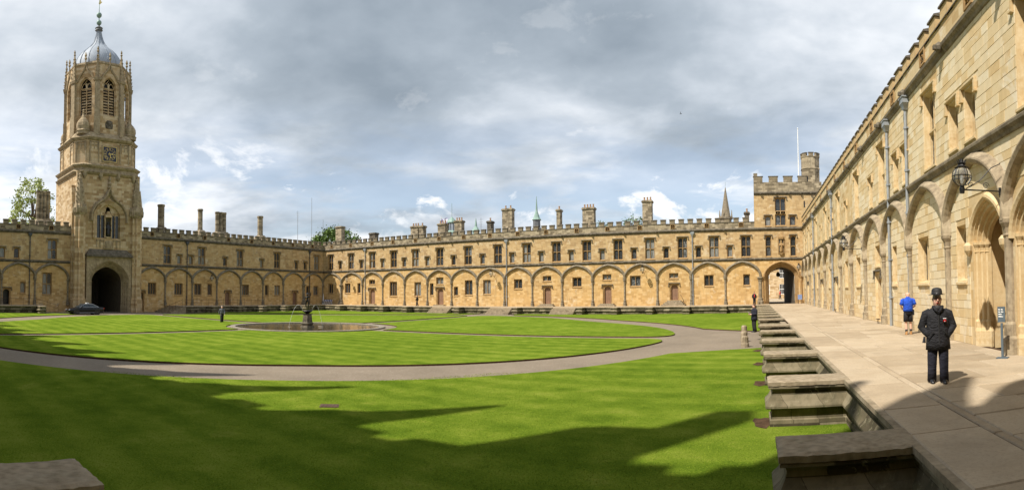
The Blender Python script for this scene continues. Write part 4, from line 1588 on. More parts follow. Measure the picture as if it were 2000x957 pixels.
# ------------------------------------------------------------------ west range, in two halves either side of the gate tower
def west_half(label, y0, y1, pils, bigs, smalls, lows, drs, pps, ph):
    rt = thing('stone_range', label, 'building', (XW, y0, 0), R(90))
    f = lambda y_: y_ - y0
    ws = [(f(y_), 6.5, 9.35, 1.4, 2, 2, True) for y_ in bigs] + [(f(y_), 6.5, 8.0, .8, 1, 1, True) for y_ in smalls] + [(f(y_), a, b, w_, nl, nr, False) for y_, a, b, w_, nl, nr in lows]
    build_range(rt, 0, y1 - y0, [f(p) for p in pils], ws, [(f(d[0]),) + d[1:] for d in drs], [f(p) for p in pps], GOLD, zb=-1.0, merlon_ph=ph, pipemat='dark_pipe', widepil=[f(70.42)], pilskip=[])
    return rt, f


wr, f = west_half('shaded stone range between the clock tower and the far left corner', 36.2, 75.62, [36.6, 41.3, 46.23, 50.96, 55.87, 60.69, 65.42, 70.42, 75.5],
                  (41.64, 47.99, 55.69, 63.96, 73.9), (43.82, 45.94, 52.61, 60.43, 68.65, 70.9),
                  ((39.0, 1.65, 3.5, 1.42, 3, 1), (43.7, 1.65, 3.5, 1.5, 3, 1), (47.3, 1.65, 3.5, 1.36, 2, 1), (49.6, 1.65, 3.5, .9, 1, 1), (56.9, 1.65, 3.5, 1.5, 3, 1), (61.6, 1.65, 3.5, .85, 1, 1), (64.0, 1.65, 3.5, 1.3, 2, 1), (71.6, 1.7, 3.5, .8, 1, 1), (73.7, 1.7, 3.5, 1.3, 2, 1)),
                  ((37.15, -.95, 2.2, 1.1, 1), (53.2, 0, 2.35, 1.2), (68.3, 0, 2.45, 1.2)), (45.18, 71.95), .1)
for a, b, zt, fl in ((41.5, 42.82, 16.23, 1), (49.12, 50.19, 16.16, 1), (52.65, 55.05, 15.99, 3), (61.95, 63.21, 16.08, 1)):
    m_ = .12
    chimney(wr, f(a) + m_, f(b) - m_, 2.6, 3.8, zt, 'parapet_stone', 0, fl)
ws_, f = west_half('shaded stone range at the left edge, left of the clock tower', -5.0, 26.3, [-3.6, 1.2, 6.0, 10.85, 15.7, 20.51, 25.4],
                   (22.98, 11.5), (15.73, 17.77, 8.8), ((18.76, 1.65, 3.2, .8, 1, 1), (22.3, 1.46, 4.6, 1.4, 2, 2), (13.0, 1.65, 3.5, 1.36, 2, 1)), ((16.4, 0, 2.3, 1.25, 1),), (19.68,), .5)
chimney(ws_, f(21.4), f(23.5), 2.6, 3.9, 16.8, 'parapet_stone', 0, 4)

# ------------------------------------------------------------------ clock tower over the west gate
tower = thing('clock_tower', 'tall octagonal bell tower with lead ogee dome and clock above an arched gate', 'tower', (XW + .8, 31.3, 0), R(90))
hs = [(-2.9, 2.9, -1.1, 6.4), (-1.95, 1.95, 9.7, 14.9)]
mb = MB()
wall_grid(mb, -5, 5, -1.1, 19.4, hs, depth=.6)
for s in (-1, 1):
    mb.quad((5 * s, 0, -1.1), (5 * s, 10, -1.1), (5 * s, 10, 19.4), (5 * s, 0, 19.4))
mb.quad((-5, 10, -1.1), (5, 10, -1.1), (5, 10, 19.4), (-5, 10, 19.4))
mb.quad((-5, 0, 19.4), (5, 0, 19.4), (5, 10, 19.4), (-5, 10, 19.4))
mb.build('wall', 'tower_stone', tower)
# gateway: a projecting frame with nested orders
gw = MB()
gw.box(-3.55, -3.35, -.5, 0, -1.1, 7.0)
gw.box(3.35, 3.55, -.5, 0, -1.1, 7.0)
arched_cell(gw, -3.4, 3.4, -1.1, 7.05, -3.15, 3.15, -1.1, 3.5, 6.55, -.502, -.38, 'tudor', n=24)
for k in range(7):
    wk = 6.3 - .22 * k
    arched_cell(gw, -wk / 2 - .002, wk / 2 + .002, -1.1, 6.56 - .125 * k + .02, -wk / 2 + .11, wk / 2 - .11, -1.1, 3.5, 6.43 - .125 * k, -.38 + .15 * k, -.38 + .15 * (k + 1), 'tudor', n=24)
gate = gw.build('gateway', 'tower_trim', tower)
for k in range(0, 7, 2):
    wk = 6.3 - .22 * k
    for s in (-1, 1):
        MB().lathe([(.14, -1.0), (.14, 0), (.08, .1), (.075, 3.3), (.13, 3.45), (.13, 3.55)], 8).build('shaft', 'tower_trim', gate, (s * (wk / 2 - .06), -.4 + .15 * k, 0))
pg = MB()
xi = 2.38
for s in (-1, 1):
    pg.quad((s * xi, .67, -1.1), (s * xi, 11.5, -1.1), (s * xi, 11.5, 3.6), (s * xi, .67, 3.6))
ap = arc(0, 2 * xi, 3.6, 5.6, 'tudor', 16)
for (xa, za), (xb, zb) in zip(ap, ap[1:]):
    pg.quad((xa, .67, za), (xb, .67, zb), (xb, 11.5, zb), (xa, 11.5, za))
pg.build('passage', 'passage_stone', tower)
dl = MB()
dl.box(-2.4, 2.4, 9.6, 9.75, -1.1, 5.6)
for k in range(9):
    dl.box(-2.4 + k * .6 - .05, -2.4 + k * .6 + .05, 9.5, 9.6, -1.1, 5.5)
for z_ in (0, 1.4, 2.8):
    dl.box(-2.4, 2.4, 9.5, 9.6, z_ - .06, z_ + .06)
dl.build('gate_leaf', 'dark_wood', tower)
# canopy ledge, panel band and arms
lg = MB()
lg.add([(-3.65, -.85, 7.05), (3.65, -.85, 7.05), (3.65, 0.05, 7.05), (-3.65, .05, 7.05), (-3.65, -.85, 7.3), (3.65, -.85, 7.3), (2.9, 0.05, 8.25), (-2.9, .05, 8.25), (3.65, .05, 7.3), (-3.65, .05, 7.3)],
       [(0, 1, 2, 3), (0, 1, 5, 4), (4, 5, 6, 7), (1, 2, 8, 5), (3, 0, 4, 9), (5, 8, 6), (4, 7, 9)])
lg.build('gate_canopy', 'weathered_stone', tower)
pb = MB()
for k in range(6):
    x = -1.95 + k * .65
    if 1 < k < 4:
        continue
    pb.box(x + .04, x + .12, -.08, 0, 8.4, 9.55)
    pb.box(x + .53, x + .61, -.08, 0, 8.4, 9.55)
    pb.box(x + .04, x + .61, -.08, 0, 9.4, 9.55)
pb.lathe([(.5, 0), (.62, .35), (.6, .8), (.4, 1.0)], 7, (0, -.02, 8.45), 1, .3)
pb.box(-.8, .8, -.22, 0, 8.28, 8.42)
pb.build('arms_panel', 'tower_trim', tower)
# great window: four lights round a niche with a figure
gwn = MB()
arched_cell(gwn, -1.95, 1.95, 9.7, 14.9, -1.85, 1.85, 9.8, 12.75, 14.75, .002, .3, 'pointed', n=22)
for x0 in (-1.75, -1.12, .52, 1.15):
    arched_cell(gwn, x0 - .05, x0 + .60, 9.8, 14.3, x0, x0 + .55, 9.9, 13.0, 13.65, .3, .42, 'pointed', n=8)
    gwn.box(x0 - .08, x0 - .01, .2, .34, 9.8, 13.6)
arched_cell(gwn, -1.75, 1.75, 13.2, 14.8, -.45, .45, 13.3, 13.9, 14.5, .31, .45, 'pointed', n=8)
for x0 in (-1.2, -.75, .35, .8):
    arched_cell(gwn, x0 - .02, x0 + .42, 13.2, 14.2, x0 + .02, x0 + .38, 13.3, 13.7, 14.0, .28, .34, 'pointed', n=6)
gwn.box(-.55, -.45, .05, .35, 9.9, 13.4)
gwn.box(.45, .55, .05, .35, 9.9, 13.4)
gwn.frustum(0, .15, 12.9, 13.8, .55, .3, .15, .1)
gwn.frustum(0, .12, 9.7, 10.05, .2, .1, .48, .25)
big_win = gwn.build('window', 'tower_stone', tower)
for x0 in (-1.75, -1.12, .52, 1.15):
    MB().box(-.28, .28, 0, .02, 0, 4.3).build('pane', 'window_glass', big_win, (x0 + .27, .45, 9.8))
MB().box(-.45, .45, 0, .02, 0, 3.6).build('niche_back', 'passage_stone', big_win, (0, .5, 9.8))
sg = MB()
sg.loft([(0, 0, 0, .3, .2), (0, 0, .5, .25, .18), (0, 0, 1.2, .28, .18), (0, 0, 1.55, .3, .17), (0, 0, 1.75, .18, .12), (0, 0, 1.82, .09, .09), (0, 0, 1.9, .14, .14), (0, 0, 2.1, .14, .15), (0, 0, 2.25, .05, .05)], 12)
sg.tube([(-.27, 0, 1.62), (-.36, -.1, 1.25), (-.1, -.25, 1.2)], [.09, .08, .06], 6)
sg.tube([(.27, 0, 1.62), (.36, -.05, 1.25), (.25, -.2, 1.0)], [.09, .08, .06], 6)
sg.build('statue', 'bronze', big_win, (0, .16, 10.06), smooth=True)
# ogee hood over the great window
og = [(-2.75, 12.2)]
for i in range(9):
    a_ = R(62) * i / 8
    og.append((-2.75 * math.cos(a_), 12.7 + 2.75 * math.sin(a_)))
for i in range(1, 6):
    t = i / 5
    og.append((-1.29 * (1 - t), 15.13 + .75 * t + 1.15 * t ** 2.6))
pts = og + [(-x, z_) for x, z_ in og[-2::-1]]
hm = MB()
hm.sweep_arch(pts, [(-.30, 0), (-.29, .10), (-.16, .16), (-.12, .36), (.0, .55), (.12, .55), (.30, .1), (.32, 0)])
hm.lathe([(.16, 16.5), (.12, 17.0), (.32, 17.2), (.16, 17.5), (.3, 17.8), (.14, 18.1), (.22, 18.4), (.03, 19.0)], 8, (0, -.25, 0))
for k in range(4, 13, 2):
    for s in (-1, 1):
        x, z_ = og[k]
        hm.lathe([(.03, 0), (.14, .12), (.03, .3)], 5, (s * x, -.25, z_ + .28))
hm.build('window_hood', 'tower_trim', tower)
wj = MB()
for k in range(4):
    ww_ = 5.0 - .32 * k
    wj.sweep_arch([(-ww_ / 2, 9.7)] + arc(0, ww_, 12.7, 15.35 - .13 * k, 'pointed', 22) + [(ww_ / 2, 9.7)], [(-.07, 0), (-.07, .30 - .07 * k), (.02, .36 - .08 * k), (.07, .30 - .07 * k), (.07, 0)])
wj.build('window_jamb', 'tower_stone', tower)


def turret(x, label):
    mb = MB()
    n = 16
    prof = [(1.02, -1.1), (1.02, .9), (.86, 1.1), (.84, 5.9), (.93, 6.05), (.84, 6.25), (.82, 13.0)]
    vs = []
    for r, z_ in prof:
        for i in range(n):
            rr = r * (1.0 if i % 2 else .74)
            a = 2 * PI * i / n
            vs.append((x + rr * math.cos(a), -.25 + rr * math.sin(a), z_))
    fs = [(k * n + i, k * n + (i + 1) % n, (k + 1) * n + (i + 1) % n, (k + 1) * n + i) for k in range(len(prof) - 1) for i in range(n)]
    mb.add(vs, fs)
    o = mb.build('buttress', 'tower_stone', tower)
    c = MB()
    c.lathe([(.8, 12.9), (1.0, 13.3), (1.1, 13.9), (.95, 14.2), (.8, 14.5)], 8, (x, -.25, 0), phase=PI / 8)
    for i in range(8):
        a = i * PI / 4
        c.lathe([(.16, 13.2), (.2, 13.6), (.05, 14.6)], 5, (x + .95 * math.cos(a), -.25 + .95 * math.sin(a), 0))
    c.build('canopy', 'tower_trim', o)
    p = MB()
    p.lathe([(.72, 14.3), (.66, 16.2), (.42, 17.5), (.16, 18.6), (.24, 18.75), (.05, 19.1)], 8, (x, -.2, 0), phase=PI / 8)
    for j in range(6):
        z_ = 14.8 + j * .65
        r = .72 if z_ < 16.2 else .72 - (z_ - 16.2) * .22
        for i in range(4):
            a = PI / 8 + i * PI / 2
            p.lathe([(.02, 0), (.11, .1), (.02, .25)], 5, (x + r * math.cos(a), -.2 + r * math.sin(a), z_))
    p.build('pinnacle', 'tower_trim', o)


turret(-4.6, 'left')
turret(4.4, 'right')
# offset pieces of wall behind the pinnacles
MB().box(-5.6, -5.002, .3, 1.6, -1.1, 15.0).frustum(-5.3, .95, 15.0, 17.4, .3, .65, .25, .15).build('buttress', 'tower_stone', tower)
MB().box(5.002, 5.6, .3, 1.6, -1.1, 15.0).frustum(5.3, .95, 15.0, 17.4, .3, .65, .25, .15).build('buttress', 'tower_stone', tower)


def octa(hw, ch, cy=5.0):
    """plan of a square with cut corners"""
    return [(hw - ch, cy - hw), (hw, cy - hw + ch), (hw, cy + hw - ch), (hw - ch, cy + hw), (-hw + ch, cy + hw), (-hw, cy + hw - ch), (-hw, cy - hw + ch), (-hw + ch, cy - hw)]


def oct_band(mb, prof, ch):
    rows = [octa(hw, ch + (hw - 5) * .6) for hw, z_ in prof]
    vs = [(x, y_, z_) for r, (hw, z_) in zip(rows, prof) for x, y_ in r]
    fs = [(k * 8 + i, k * 8 + (i + 1) % 8, (k + 1) * 8 + (i + 1) % 8, (k + 1) * 8 + i) for k in range(len(prof) - 1) for i in range(8)]
    fs.append(tuple(range((len(prof) - 1) * 8, len(prof) * 8)))
    fs.append(tuple(range(7, -1, -1)))
    mb.add(vs, fs)


cn = MB()
oct_band(cn, [(5.0, 18.95), (5.25, 19.1), (5.42, 19.35), (5.12, 19.55), (5.08, 19.9), (5.35, 20.15), (5.45, 20.35), (5.05, 20.6)], .9)
for s in (-1, 1):
    for x in (-3.9, -1.4, 1.4, 3.9):
        if s < 0:
            cn.lathe([(.05, 18.2), (.3, 18.7), (.35, 19.2), (.2, 19.5)], 6, (x, -.15, 0))
cn.build('cornice', 'tower_trim', tower)
cs = MB()
cs.prism_z(octa(4.95, 1.55), 20.5, 24.2)
cst = cs.build('clock_stage', 'tower_stone', tower)
pp = MB()
# blind panels on the faces of the clock stage
def panel_on(mb, ang, off, w_, z0, z1, dist_, depth=.1):
    ca, sa = math.cos(ang), math.sin(ang)      # outward in plan (local), tangent = (-sa, ca)
    def P(t, o, z_):
        return (ca * (dist_ + o) - sa * t, 5 + sa * (dist_ + o) + ca * t, z_)
    def bx(t0, t1, o0, o1, za, zb):
        mb.add([P(t0, o0, za), P(t1, o0, za), P(t1, o1, za), P(t0, o1, za), P(t0, o0, zb), P(t1, o0, zb), P(t1, o1, zb), P(t0, o1, zb)],
               [(3, 2, 1, 0), (4, 5, 6, 7), (0, 1, 5, 4), (1, 2, 6, 5), (2, 3, 7, 6), (3, 0, 4, 7)])
    bx(off - w_ / 2, off - w_ / 2 + .14, .0, depth, z0, z1)
    bx(off + w_ / 2 - .14, off + w_ / 2, .0, depth, z0, z1)
    bx(off - w_ / 2, off + w_ / 2, .0, depth, z1 - .12, z1)
    for k in range(3):
        t = off - w_ / 2 + w_ * (k + .5) / 3
        bx(t - .05, t + .05, .0, depth * .7, z1 - 1.1, z1 - .12)
    bx(off - w_ / 2 + .14, off + w_ / 2 - .14, 0, depth * .6, z1 - .55, z1 - .42)


for k in range(4):
    ang = -PI / 2 + k * PI / 2
    for off in (-2.4, 2.4):
        pp = MB()
        panel_on(pp, ang, off, 1.5, 20.9, 23.9, 4.95)
        pp.build('blind_panel', 'tower_trim', cst)
    pp = MB()
    panel_on(pp, ang + PI / 4, 0, 1.7, 20.9, 23.9, (4.95 * 2 - 1.55) / math.sqrt(2))
    pp.build('blind_panel', 'tower_trim', cst)
# clock on the front
ck = MB()
ck.box(-1.25, 1.25, -.08, .06, 20.95, 23.45)
ck.box(-1.08, 1.08, -.12, -.08, 21.12, 23.28, 1)
ck.tube([(0, -.10, 22.2), (0, -.135, 22.2)], 1.0, 32, 1)
for a, b, c, d in ((-1.11, 1.11, 23.26, 23.31), (-1.11, 1.11, 21.09, 21.14), (-1.11, -1.06, 21.14, 23.26), (1.06, 1.11, 21.14, 23.26)):
    ck.box(a, b, -.16, -.08, c, d, 2)
clk = ck.build('clock', ['tower_trim', 'clock_blue', 'gold'], tower, (0, .05, 0))
cz = 22.2
for r in (.95, .58):
    MB().tube([(r * math.cos(2 * PI * i / 32), 0, r * math.sin(2 * PI * i / 32)) for i in range(33)], .018, 5).build('dial_ring', 'gold', clk, (0, -.14, cz))
NUM = ['XII', 'I', 'II', 'III', 'IIII', 'V', 'VI', 'VII', 'VIII', 'IX', 'X', 'XI']
for k, s in enumerate(NUM):
    a = PI / 2 - k * PI / 6
    mbn = MB()
    wch = {'I': .07, 'V': .12, 'X': .12}
    tot = sum(wch[c] for c in s)
    x = -tot / 2
    def stroke(x0, z0, x1, z1):
        d = Vector((x1 - x0, z1 - z0)).normalized() * .013
        mbn.prism_y([(x0 - d.y, z0 + d.x), (x0 + d.y, z0 - d.x), (x1 + d.y, z1 - d.x), (x1 - d.y, z1 + d.x)], -.02, .0)
    for c in s:
        m_, e = x + wch[c] / 2, wch[c] / 2 - .015
        if c == 'I':
            stroke(m_, -.12, m_, .12)
        elif c == 'V':
            stroke(m_ - e, .12, m_, -.12)
            stroke(m_ + e, .12, m_, -.12)
        else:
            stroke(m_ - e, .12, m_ + e, -.12)
            stroke(m_ + e, .12, m_ - e, -.12)
        x += wch[c]
    o = mbn.build('numeral', 'gold', clk, (.765 * math.cos(a), -.13, cz + .765 * math.sin(a)))
    o.rotation_euler = (0, PI / 2 - a, 0)
for ln, ang, wd in ((.55, R(90 - 84), .05), (.66, R(90 - 164), .04)):
    h = MB()
    h.prism_y([(-.25, -wd), (-.25, wd), (ln * .6, wd), (ln * .72, wd * 2), (ln, 0), (ln * .72, -wd * 2), (ln * .6, -wd)], -.03, 0)
    o = h.build('clock_hand', 'gold', clk, (0, -.17, cz))
    o.rotation_euler = (0, -ang, 0)
c2 = MB()
oct_band(c2, [(4.95, 24.0), (5.2, 24.15), (5.4, 24.45), (5.1, 24.6), (4.95, 24.9), (4.7, 25.3)], 1.7)
c2.build('cornice', 'tower_trim', tower)
# belfry: regular octagon
AF = 4.62           # half width across the flats
sd = 2 * AF * math.tan(PI / 8)
bel = MB()
faces = []
for k in range(8):
    ang = -PI / 2 + k * PI / 4
    ca, sa = math.cos(ang), math.sin(ang)
    loc = MB()
    ww = 1.75
    wall_grid(loc, -sd / 2, sd / 2, 25.0, 35.6, [(-ww / 2 - .25, ww / 2 + .25, 28.0, 33.9)], depth=.3)
    for j in range(3):
        wj_ = ww + .5 - .16 * j
        arched_cell(loc, -wj_ / 2, wj_ / 2, 28.0, 33.9 - .08 * j, -wj_ / 2 + .08, wj_ / 2 - .08, 28.0 + .04, 32.2, 33.8 - .09 * j, .004 + .12 * j, .12 * (j + 1), 'pointed', n=12)
    bel.add([(ca * (AF - y_) - sa * (-x) * -1, 5 + sa * (AF - y_) + ca * x, z_) for x, y_, z_ in loc.v], loc.f)
    faces.append((ang, ca, sa))
bel.prism_z([(AF / math.cos(PI / 8) * .99 * math.cos(-PI / 2 + PI / 8 + k * PI / 4), 5 + AF / math.cos(PI / 8) * .99 * math.sin(-PI / 2 + PI / 8 + k * PI / 4)) for k in range(8)], 35.5, 35.6)
inner = [(AF * .80 * math.cos(-PI / 2 + PI / 8 + k * PI / 4), 5 + AF * .80 * math.sin(-PI / 2 + PI / 8 + k * PI / 4)) for k in range(8)]
belf = bel.build('belfry', 'tower_stone', tower)
MB().prism_z(inner, 25.1, 35.4).build('belfry_shade', 'black_paint', belf)  # solid black block in place of the darkness behind the louvres
lv = MB()
for j in range(10):
    z_ = 28.15 + j * .42
    lv.add([(-.82, 0, z_), (.82, 0, z_), (.82, .22, z_ + .26), (-.82, .22, z_ + .26), (-.82, .0, z_ + .07), (.82, 0, z_ + .07), (.82, .22, z_ + .33), (-.82, .22, z_ + .33)],
           [(3, 2, 1, 0), (4, 5, 6, 7), (0, 1, 5, 4), (1, 2, 6, 5), (2, 3, 7, 6), (3, 0, 4, 7)])
lv.box(-.07, .07, -.06, .1, 28.0, 33.0)
lv.box(-.9, .9, -.05, .1, 32.1, 32.25)
for s in (-1, 1):
    lv.tube([(s * .85, 0, 32.2), (s * .7, 0, 32.7), (s * .42, 0, 33.0), (s * .1, 0, 32.7), (s * .07, 0, 32.2)], .07, 5)
lv.tube([(-.3, 0, 33.0), (0, 0, 33.45), (.3, 0, 33.0), (0, 0, 32.75), (-.3, 0, 33.0)], .06, 5)
lvm = lv.mesh('louvred_window', 'tower_stone')
gm = MB()
gp = [(-1.35, 33.2), (-1.0, 33.95), (-.5, 34.5), (-.2, 34.95), (0, 35.7), (.2, 34.95), (.5, 34.5), (1.0, 33.95), (1.35, 33.2)]
gm.sweep_arch(gp, [(-.12, 0), (-.1, .14), (.1, .2), (.2, 0)])
gm.lathe([(.1, 35.5), (.08, 36.3), (.22, 36.5), (.1, 36.75), (.2, 37.0), (.04, 37.5)], 6, (0, -.1, 0))
gmm = gm.mesh('gable', 'tower_trim')
pin = MB()
pin.box(-.46, .46, -.34, .5, 24.9, 28.0)
pin.box(-.40, .40, -.26, .5, 28.0, 33.0)
pin.frustum(0, .05, 33.0, 33.35, .5, .42, .56, .5)
pin.frustum(0, .05, 33.35, 33.6, .42, .36, .38, .32)
pin.frustum(0, .05, 33.6, 37.3, .36, .3, .07, .07)
pin.lathe([(.06, 37.2), (.2, 37.45), (.08, 37.6), (.16, 37.8), (.02, 38.2)], 6, (0, .05, 0))
for j in range(6):
    z_ = 33.9 + j * .55
    r = .38 * (1 - (z_ - 33.6) / 4.2)
    for s in (-1, 1):
        pin.lathe([(.02, 0), (.1, .08), (.02, .22)], 5, (s * r, .05 - r, z_))
        pin.lathe([(.02, 0), (.1, .08), (.02, .22)], 5, (s * r, .05 + r, z_))
pnm = pin.mesh('pinnacle', 'tower_trim')
RC = AF / math.cos(PI / 8)
for k, (ang, ca, sa) in enumerate(faces):
    # local x of the piece runs along the tangent, -y outward
    rz_ = ang + PI / 2
    put('louvred_window', lvm, belf, (ca * (AF - .42), 5 + sa * (AF - .42), 0), rz_)
    put('gable', gmm, belf, (ca * (AF + .01), 5 + sa * (AF + .01), 0), rz_)
    a2 = ang + PI / 8
    put('pinnacle', pnm, belf, (RC * math.cos(a2), 5 + RC * math.sin(a2), 0), a2 + PI / 2)
pr = MB()
pr.lathe([(RC * .985, 35.55), (RC * 1.02, 35.75), (RC * 1.0, 36.05), (RC * .9, 36.05)], 8, (0, 5, 0), phase=-PI / 2 + PI / 8)
pr.build('parapet', 'tower_trim', belf)
cup = MB()
cup.lathe([(1.35, 25.0), (1.35, 25.5), (1.5, 25.6), (1.2, 25.9), (1.32, 26.5), (1.25, 27.1), (.9, 27.7), (.5, 28.1), (.25, 28.6), (.16, 29.1), (.3, 29.2), (.1, 29.35), (.2, 29.55), (.03, 29.8)], 8, phase=PI / 8)
cupm = cup.mesh('cupola', 'tower_trim')
for sx in (-1, 1):
    for sy in (-1, 1):
        put('cupola', cupm, tower, (sx * 3.7, 5 + sy * 3.7, 25.0 * .2), 0, (.8, .8, .8))
arms = MB()
arms.lathe([(.55, 0), (.62, .4), (.62, .7), (.35, 1.2)], 8, (0, 0, 26.1), 1, .2)
arms.tube([(-.5, -.1, 26.3), (.5, -.1, 27.1)], .08, 5)
arms.tube([(.5, -.1, 26.3), (-.5, -.1, 27.1)], .08, 5)
arms.build('carved_arms', 'weathered_stone', belf, (0, .36, 0))
dm = MB()
DP = [(3.9, 35.7), (3.92, 36.2), (3.8, 37.0), (3.45, 37.9), (2.9, 38.7), (2.25, 39.35), (1.6, 39.9), (1.08, 40.5), (.72, 41.2), (.50, 41.9), (.36, 42.6)]
dm.lathe(DP, 16, (0, 5, 0), phase=-PI / 2 + PI / 8, caps=False)
dome = dm.build('dome', 'lead_roof', tower)
dome.data.polygons.foreach_set('use_smooth', [True] * len(dome.data.polygons))
for k in range(16):
    a = -PI / 2 + PI / 8 + k * PI / 8
    MB().tube([(r * 1.005 * math.cos(a), 5 + r * 1.005 * math.sin(a), z_) for r, z_ in DP], .07 if k % 2 == 0 else .035, 5).build('rib', 'lead_roof', dome)
MB().lathe([(.34, 42.5), (.42, 42.7), (.62, 42.85), (.5, 43.05), (.62, 43.2), (.2, 43.5), (.1, 43.8)], 12, (0, 5, 0)).build('finial_base', 'old_lead', dome)
fn = MB()
for zc, r in ((44.1, .40), (45.3, .42)):
    fn.lathe([(r * math.sin(PI * i / 8) + .01, zc - r * math.cos(PI * i / 8)) for i in range(9)], 12, (0, 5, 0))
fn.tube([(0, 5, 43.5), (0, 5, 47.9)], [.09, .04], 6)
fn.build('finial', 'copper', dome, smooth=True)
vn = MB()
vn.prism_y([(-.1, 47.1), (.1, 47.0), (.5, 47.5), (.22, 47.55), (.3, 48.1), (.02, 47.7)], 4.98, 5.02)
vn.build('weathervane', 'gold', dome)

# ------------------------------------------------------------------ the hall along the south side (behind the camera; it shades the near lawn)
hall = thing('great_hall', 'tall battlemented stone hall closing the near side of the quad', 'building', (XW, YS, 0))
HZ = 19.2
hb = MB()
hb.box(0, 88, -11, 0, -1.0, HZ)
hb.build('wall', 'wall_stone', hall)
hp = MB()
hp.box(0, 88, -.4, 0.02, HZ, HZ + .6)
hpo = hp.build('parapet', 'parapet_stone', hall)
hm_me = MB().box(-.55, .55, -.38, .0, 0, .75).mesh('merlon', 'parapet_stone')
k = 0
while k * 1.9 < 86:
    if not 68.6 < 1 + k * 1.9 < 70.4:
        put('merlon', hm_me, hpo, (1 + k * 1.9, 0, HZ + .6))
    k += 1
for x, hgt, tip in ((-4.3, 22.2, .10), (-6.15, 23.6, .10), (-8.6, 24.4, .10), (-12.4, 26.1, .45), (-18.2, 26.1, .08), (-23.3, 26.2, .08), (-27.4, 25.4, .08), (-30.7, 24.4, .08), (-34.3, 23.2, .08), (-38.5, 23.0, .08), (-43.5, 23.0, .08), (-48.5, 23.0, .08), (-53.5, 23.0, .08), (-58.5, 23.0, .08), (-64, 23.0, .08)):
    pn = MB()
    pn.box(-.75, .75, -.2, .9, -1.0, HZ - 2)
    q_ = .45 if x > -10 else 1.0
    pn.frustum(0, .2, HZ - 2, HZ + 1.4, .95 * q_, .7, .8 * q_, .6)
    pn.frustum(0, .2, HZ + 1.4, HZ + 2.4, .8 * q_, .6, .45 * q_, .45)
    pn.frustum(0, .2, HZ + 2.4, hgt, .45 * q_, .45, tip, tip)
    pn.build('pinnacle', 'parapet_stone', hall, (x - XW, 0, 0))
MB().box(-.9, .9, -.3, .5, HZ, HZ + 4.0).frustum(0, .1, HZ + 4.0, HZ + 4.6, .9, .4, .5, .3).build('gable', 'parapet_stone', hall, (-13.5 - XW, 0, 0))  # unseen block, shaped to cast the broad shoulder of the lawn shadow

# ------------------------------------------------------------------ fountain
ftn = thing('fountain', 'round stone-rimmed pool in the middle of the lawn', 'fountain', (CX, CY, LAWN))
rim = MB()
rim.lathe([(6.85, -.2), (6.85, .03), (6.82, .05), (6.42, .05), (6.36, .02), (6.32, -.6)], 72, caps=False)
rim.build('rim', 'pool_stone', ftn)
MB().lathe([(6.32, -.035), (.01, -.035)], 72, caps=False).build('water', 'pool_water', ftn)
rk = random.Random(3)
for k in range(6):
    a = rk.uniform(0, 6.28)
    MB().lathe([(.05, -.2), (.5, -.12), (.3, .0), (.1, .03)], 7, sy=.8, phase=rk.random()).build('rock', 'pool_stone', ftn, (1.6 * math.cos(a), 1.6 * math.sin(a), -.05))
ped = thing('statue', 'dark bronze winged figure on a stone pedestal in the middle of the pool', 'statue', (CX, CY, LAWN - .05))
pb = MB()
pb.frustum(0, 0, -.1, .12, .48, .48, .42, .42)
pb.frustum(0, 0, .12, .34, .30, .30, .40, .40)
pb.frustum(0, 0, .34, .46, .40, .40, .31, .31)
pb.frustum(0, 0, .46, 1.10, .31, .31, .26, .26)
pb.frustum(0, 0, 1.10, 1.17, .27, .27, .33, .33)
pb.build('pedestal', 'weathered_stone', ped)
MB().lathe([(.12, 1.17), (.16, 1.22), (.40, 1.36), (.44, 1.43), (.42, 1.46), (.12, 1.46)], 20).build('bowl', 'bronze', ped)


def skin_mesh(name, verts, edges, rad, mat, parent, loc=(0, 0, 0), rz=0.0, sub=1):
    me = bpy.data.meshes.new(name)
    bm = bmesh.new()
    lay = bm.verts.layers.skin.verify()
    vs = []
    for k, (p, r) in enumerate(zip(verts, rad)):
        v = bm.verts.new(p)
        v[lay].radius = r if isinstance(r, (tuple, list)) else (r, r)
        v[lay].use_root = (k == 0)
        vs.append(v)
    for a, b in edges:
        bm.edges.new((vs[a], vs[b]))
    bm.to_mesh(me)
    bm.free()
    me.materials.append(M[mat])
    o = put(name, me, parent, loc, rz)
    s_ = o.modifiers.new('skin', 'SKIN')
    s_.use_smooth_shade = True
    if sub:
        u_ = o.modifiers.new('sub', 'SUBSURF')
        u_.levels = sub
        u_.render_levels = sub
    return o


# bronze figure poised on one foot, one arm raised, with a staff
fv = [(0, 0, 1.05), (0, .03, 1.3), (.02, .02, 1.5), (.02, 0, 1.6), (.02, -.03, 1.75), (.22, .02, 1.48), (.36, -.05, 1.75), (.38, -.15, 2.05), (-.2, .03, 1.45), (-.36, .02, 1.2), (-.4, -.15, 1.02), (.1, 0, 1.0), (.1, -.03, .52), (.06, .02, .06), (-.12, .05, 1.0), (-.2, .12, .62), (-.22, .42, .38)]
fe = [(0, 1), (1, 2), (2, 3), (3, 4), (2, 5), (5, 6), (6, 7), (2, 8), (8, 9), (9, 10), (0, 11), (11, 12), (12, 13), (0, 14), (14, 15), (15, 16)]
fr = [(.14, .11), (.12, .1), (.15, .1), .055, .1, .065, .05, .035, .065, .05, .035, .1, .07, .045, .1, .07, .045]
fig = skin_mesh('figure', fv, fe, fr, 'bronze', ped, (0, 0, 1.47), R(40))
fig.scale = (.80, .80, .80)
MB().tube([(-.4, -.15, .6), (-.4, -.15, 1.9)], .02, 5).build('staff', 'bronze', fig)
MB().lathe([(.17, 1.78), (.13, 1.84), (.1, 1.92), (.02, 1.96)], 10, (.02, -.03, 0)).build('winged_hat', 'bronze', fig)
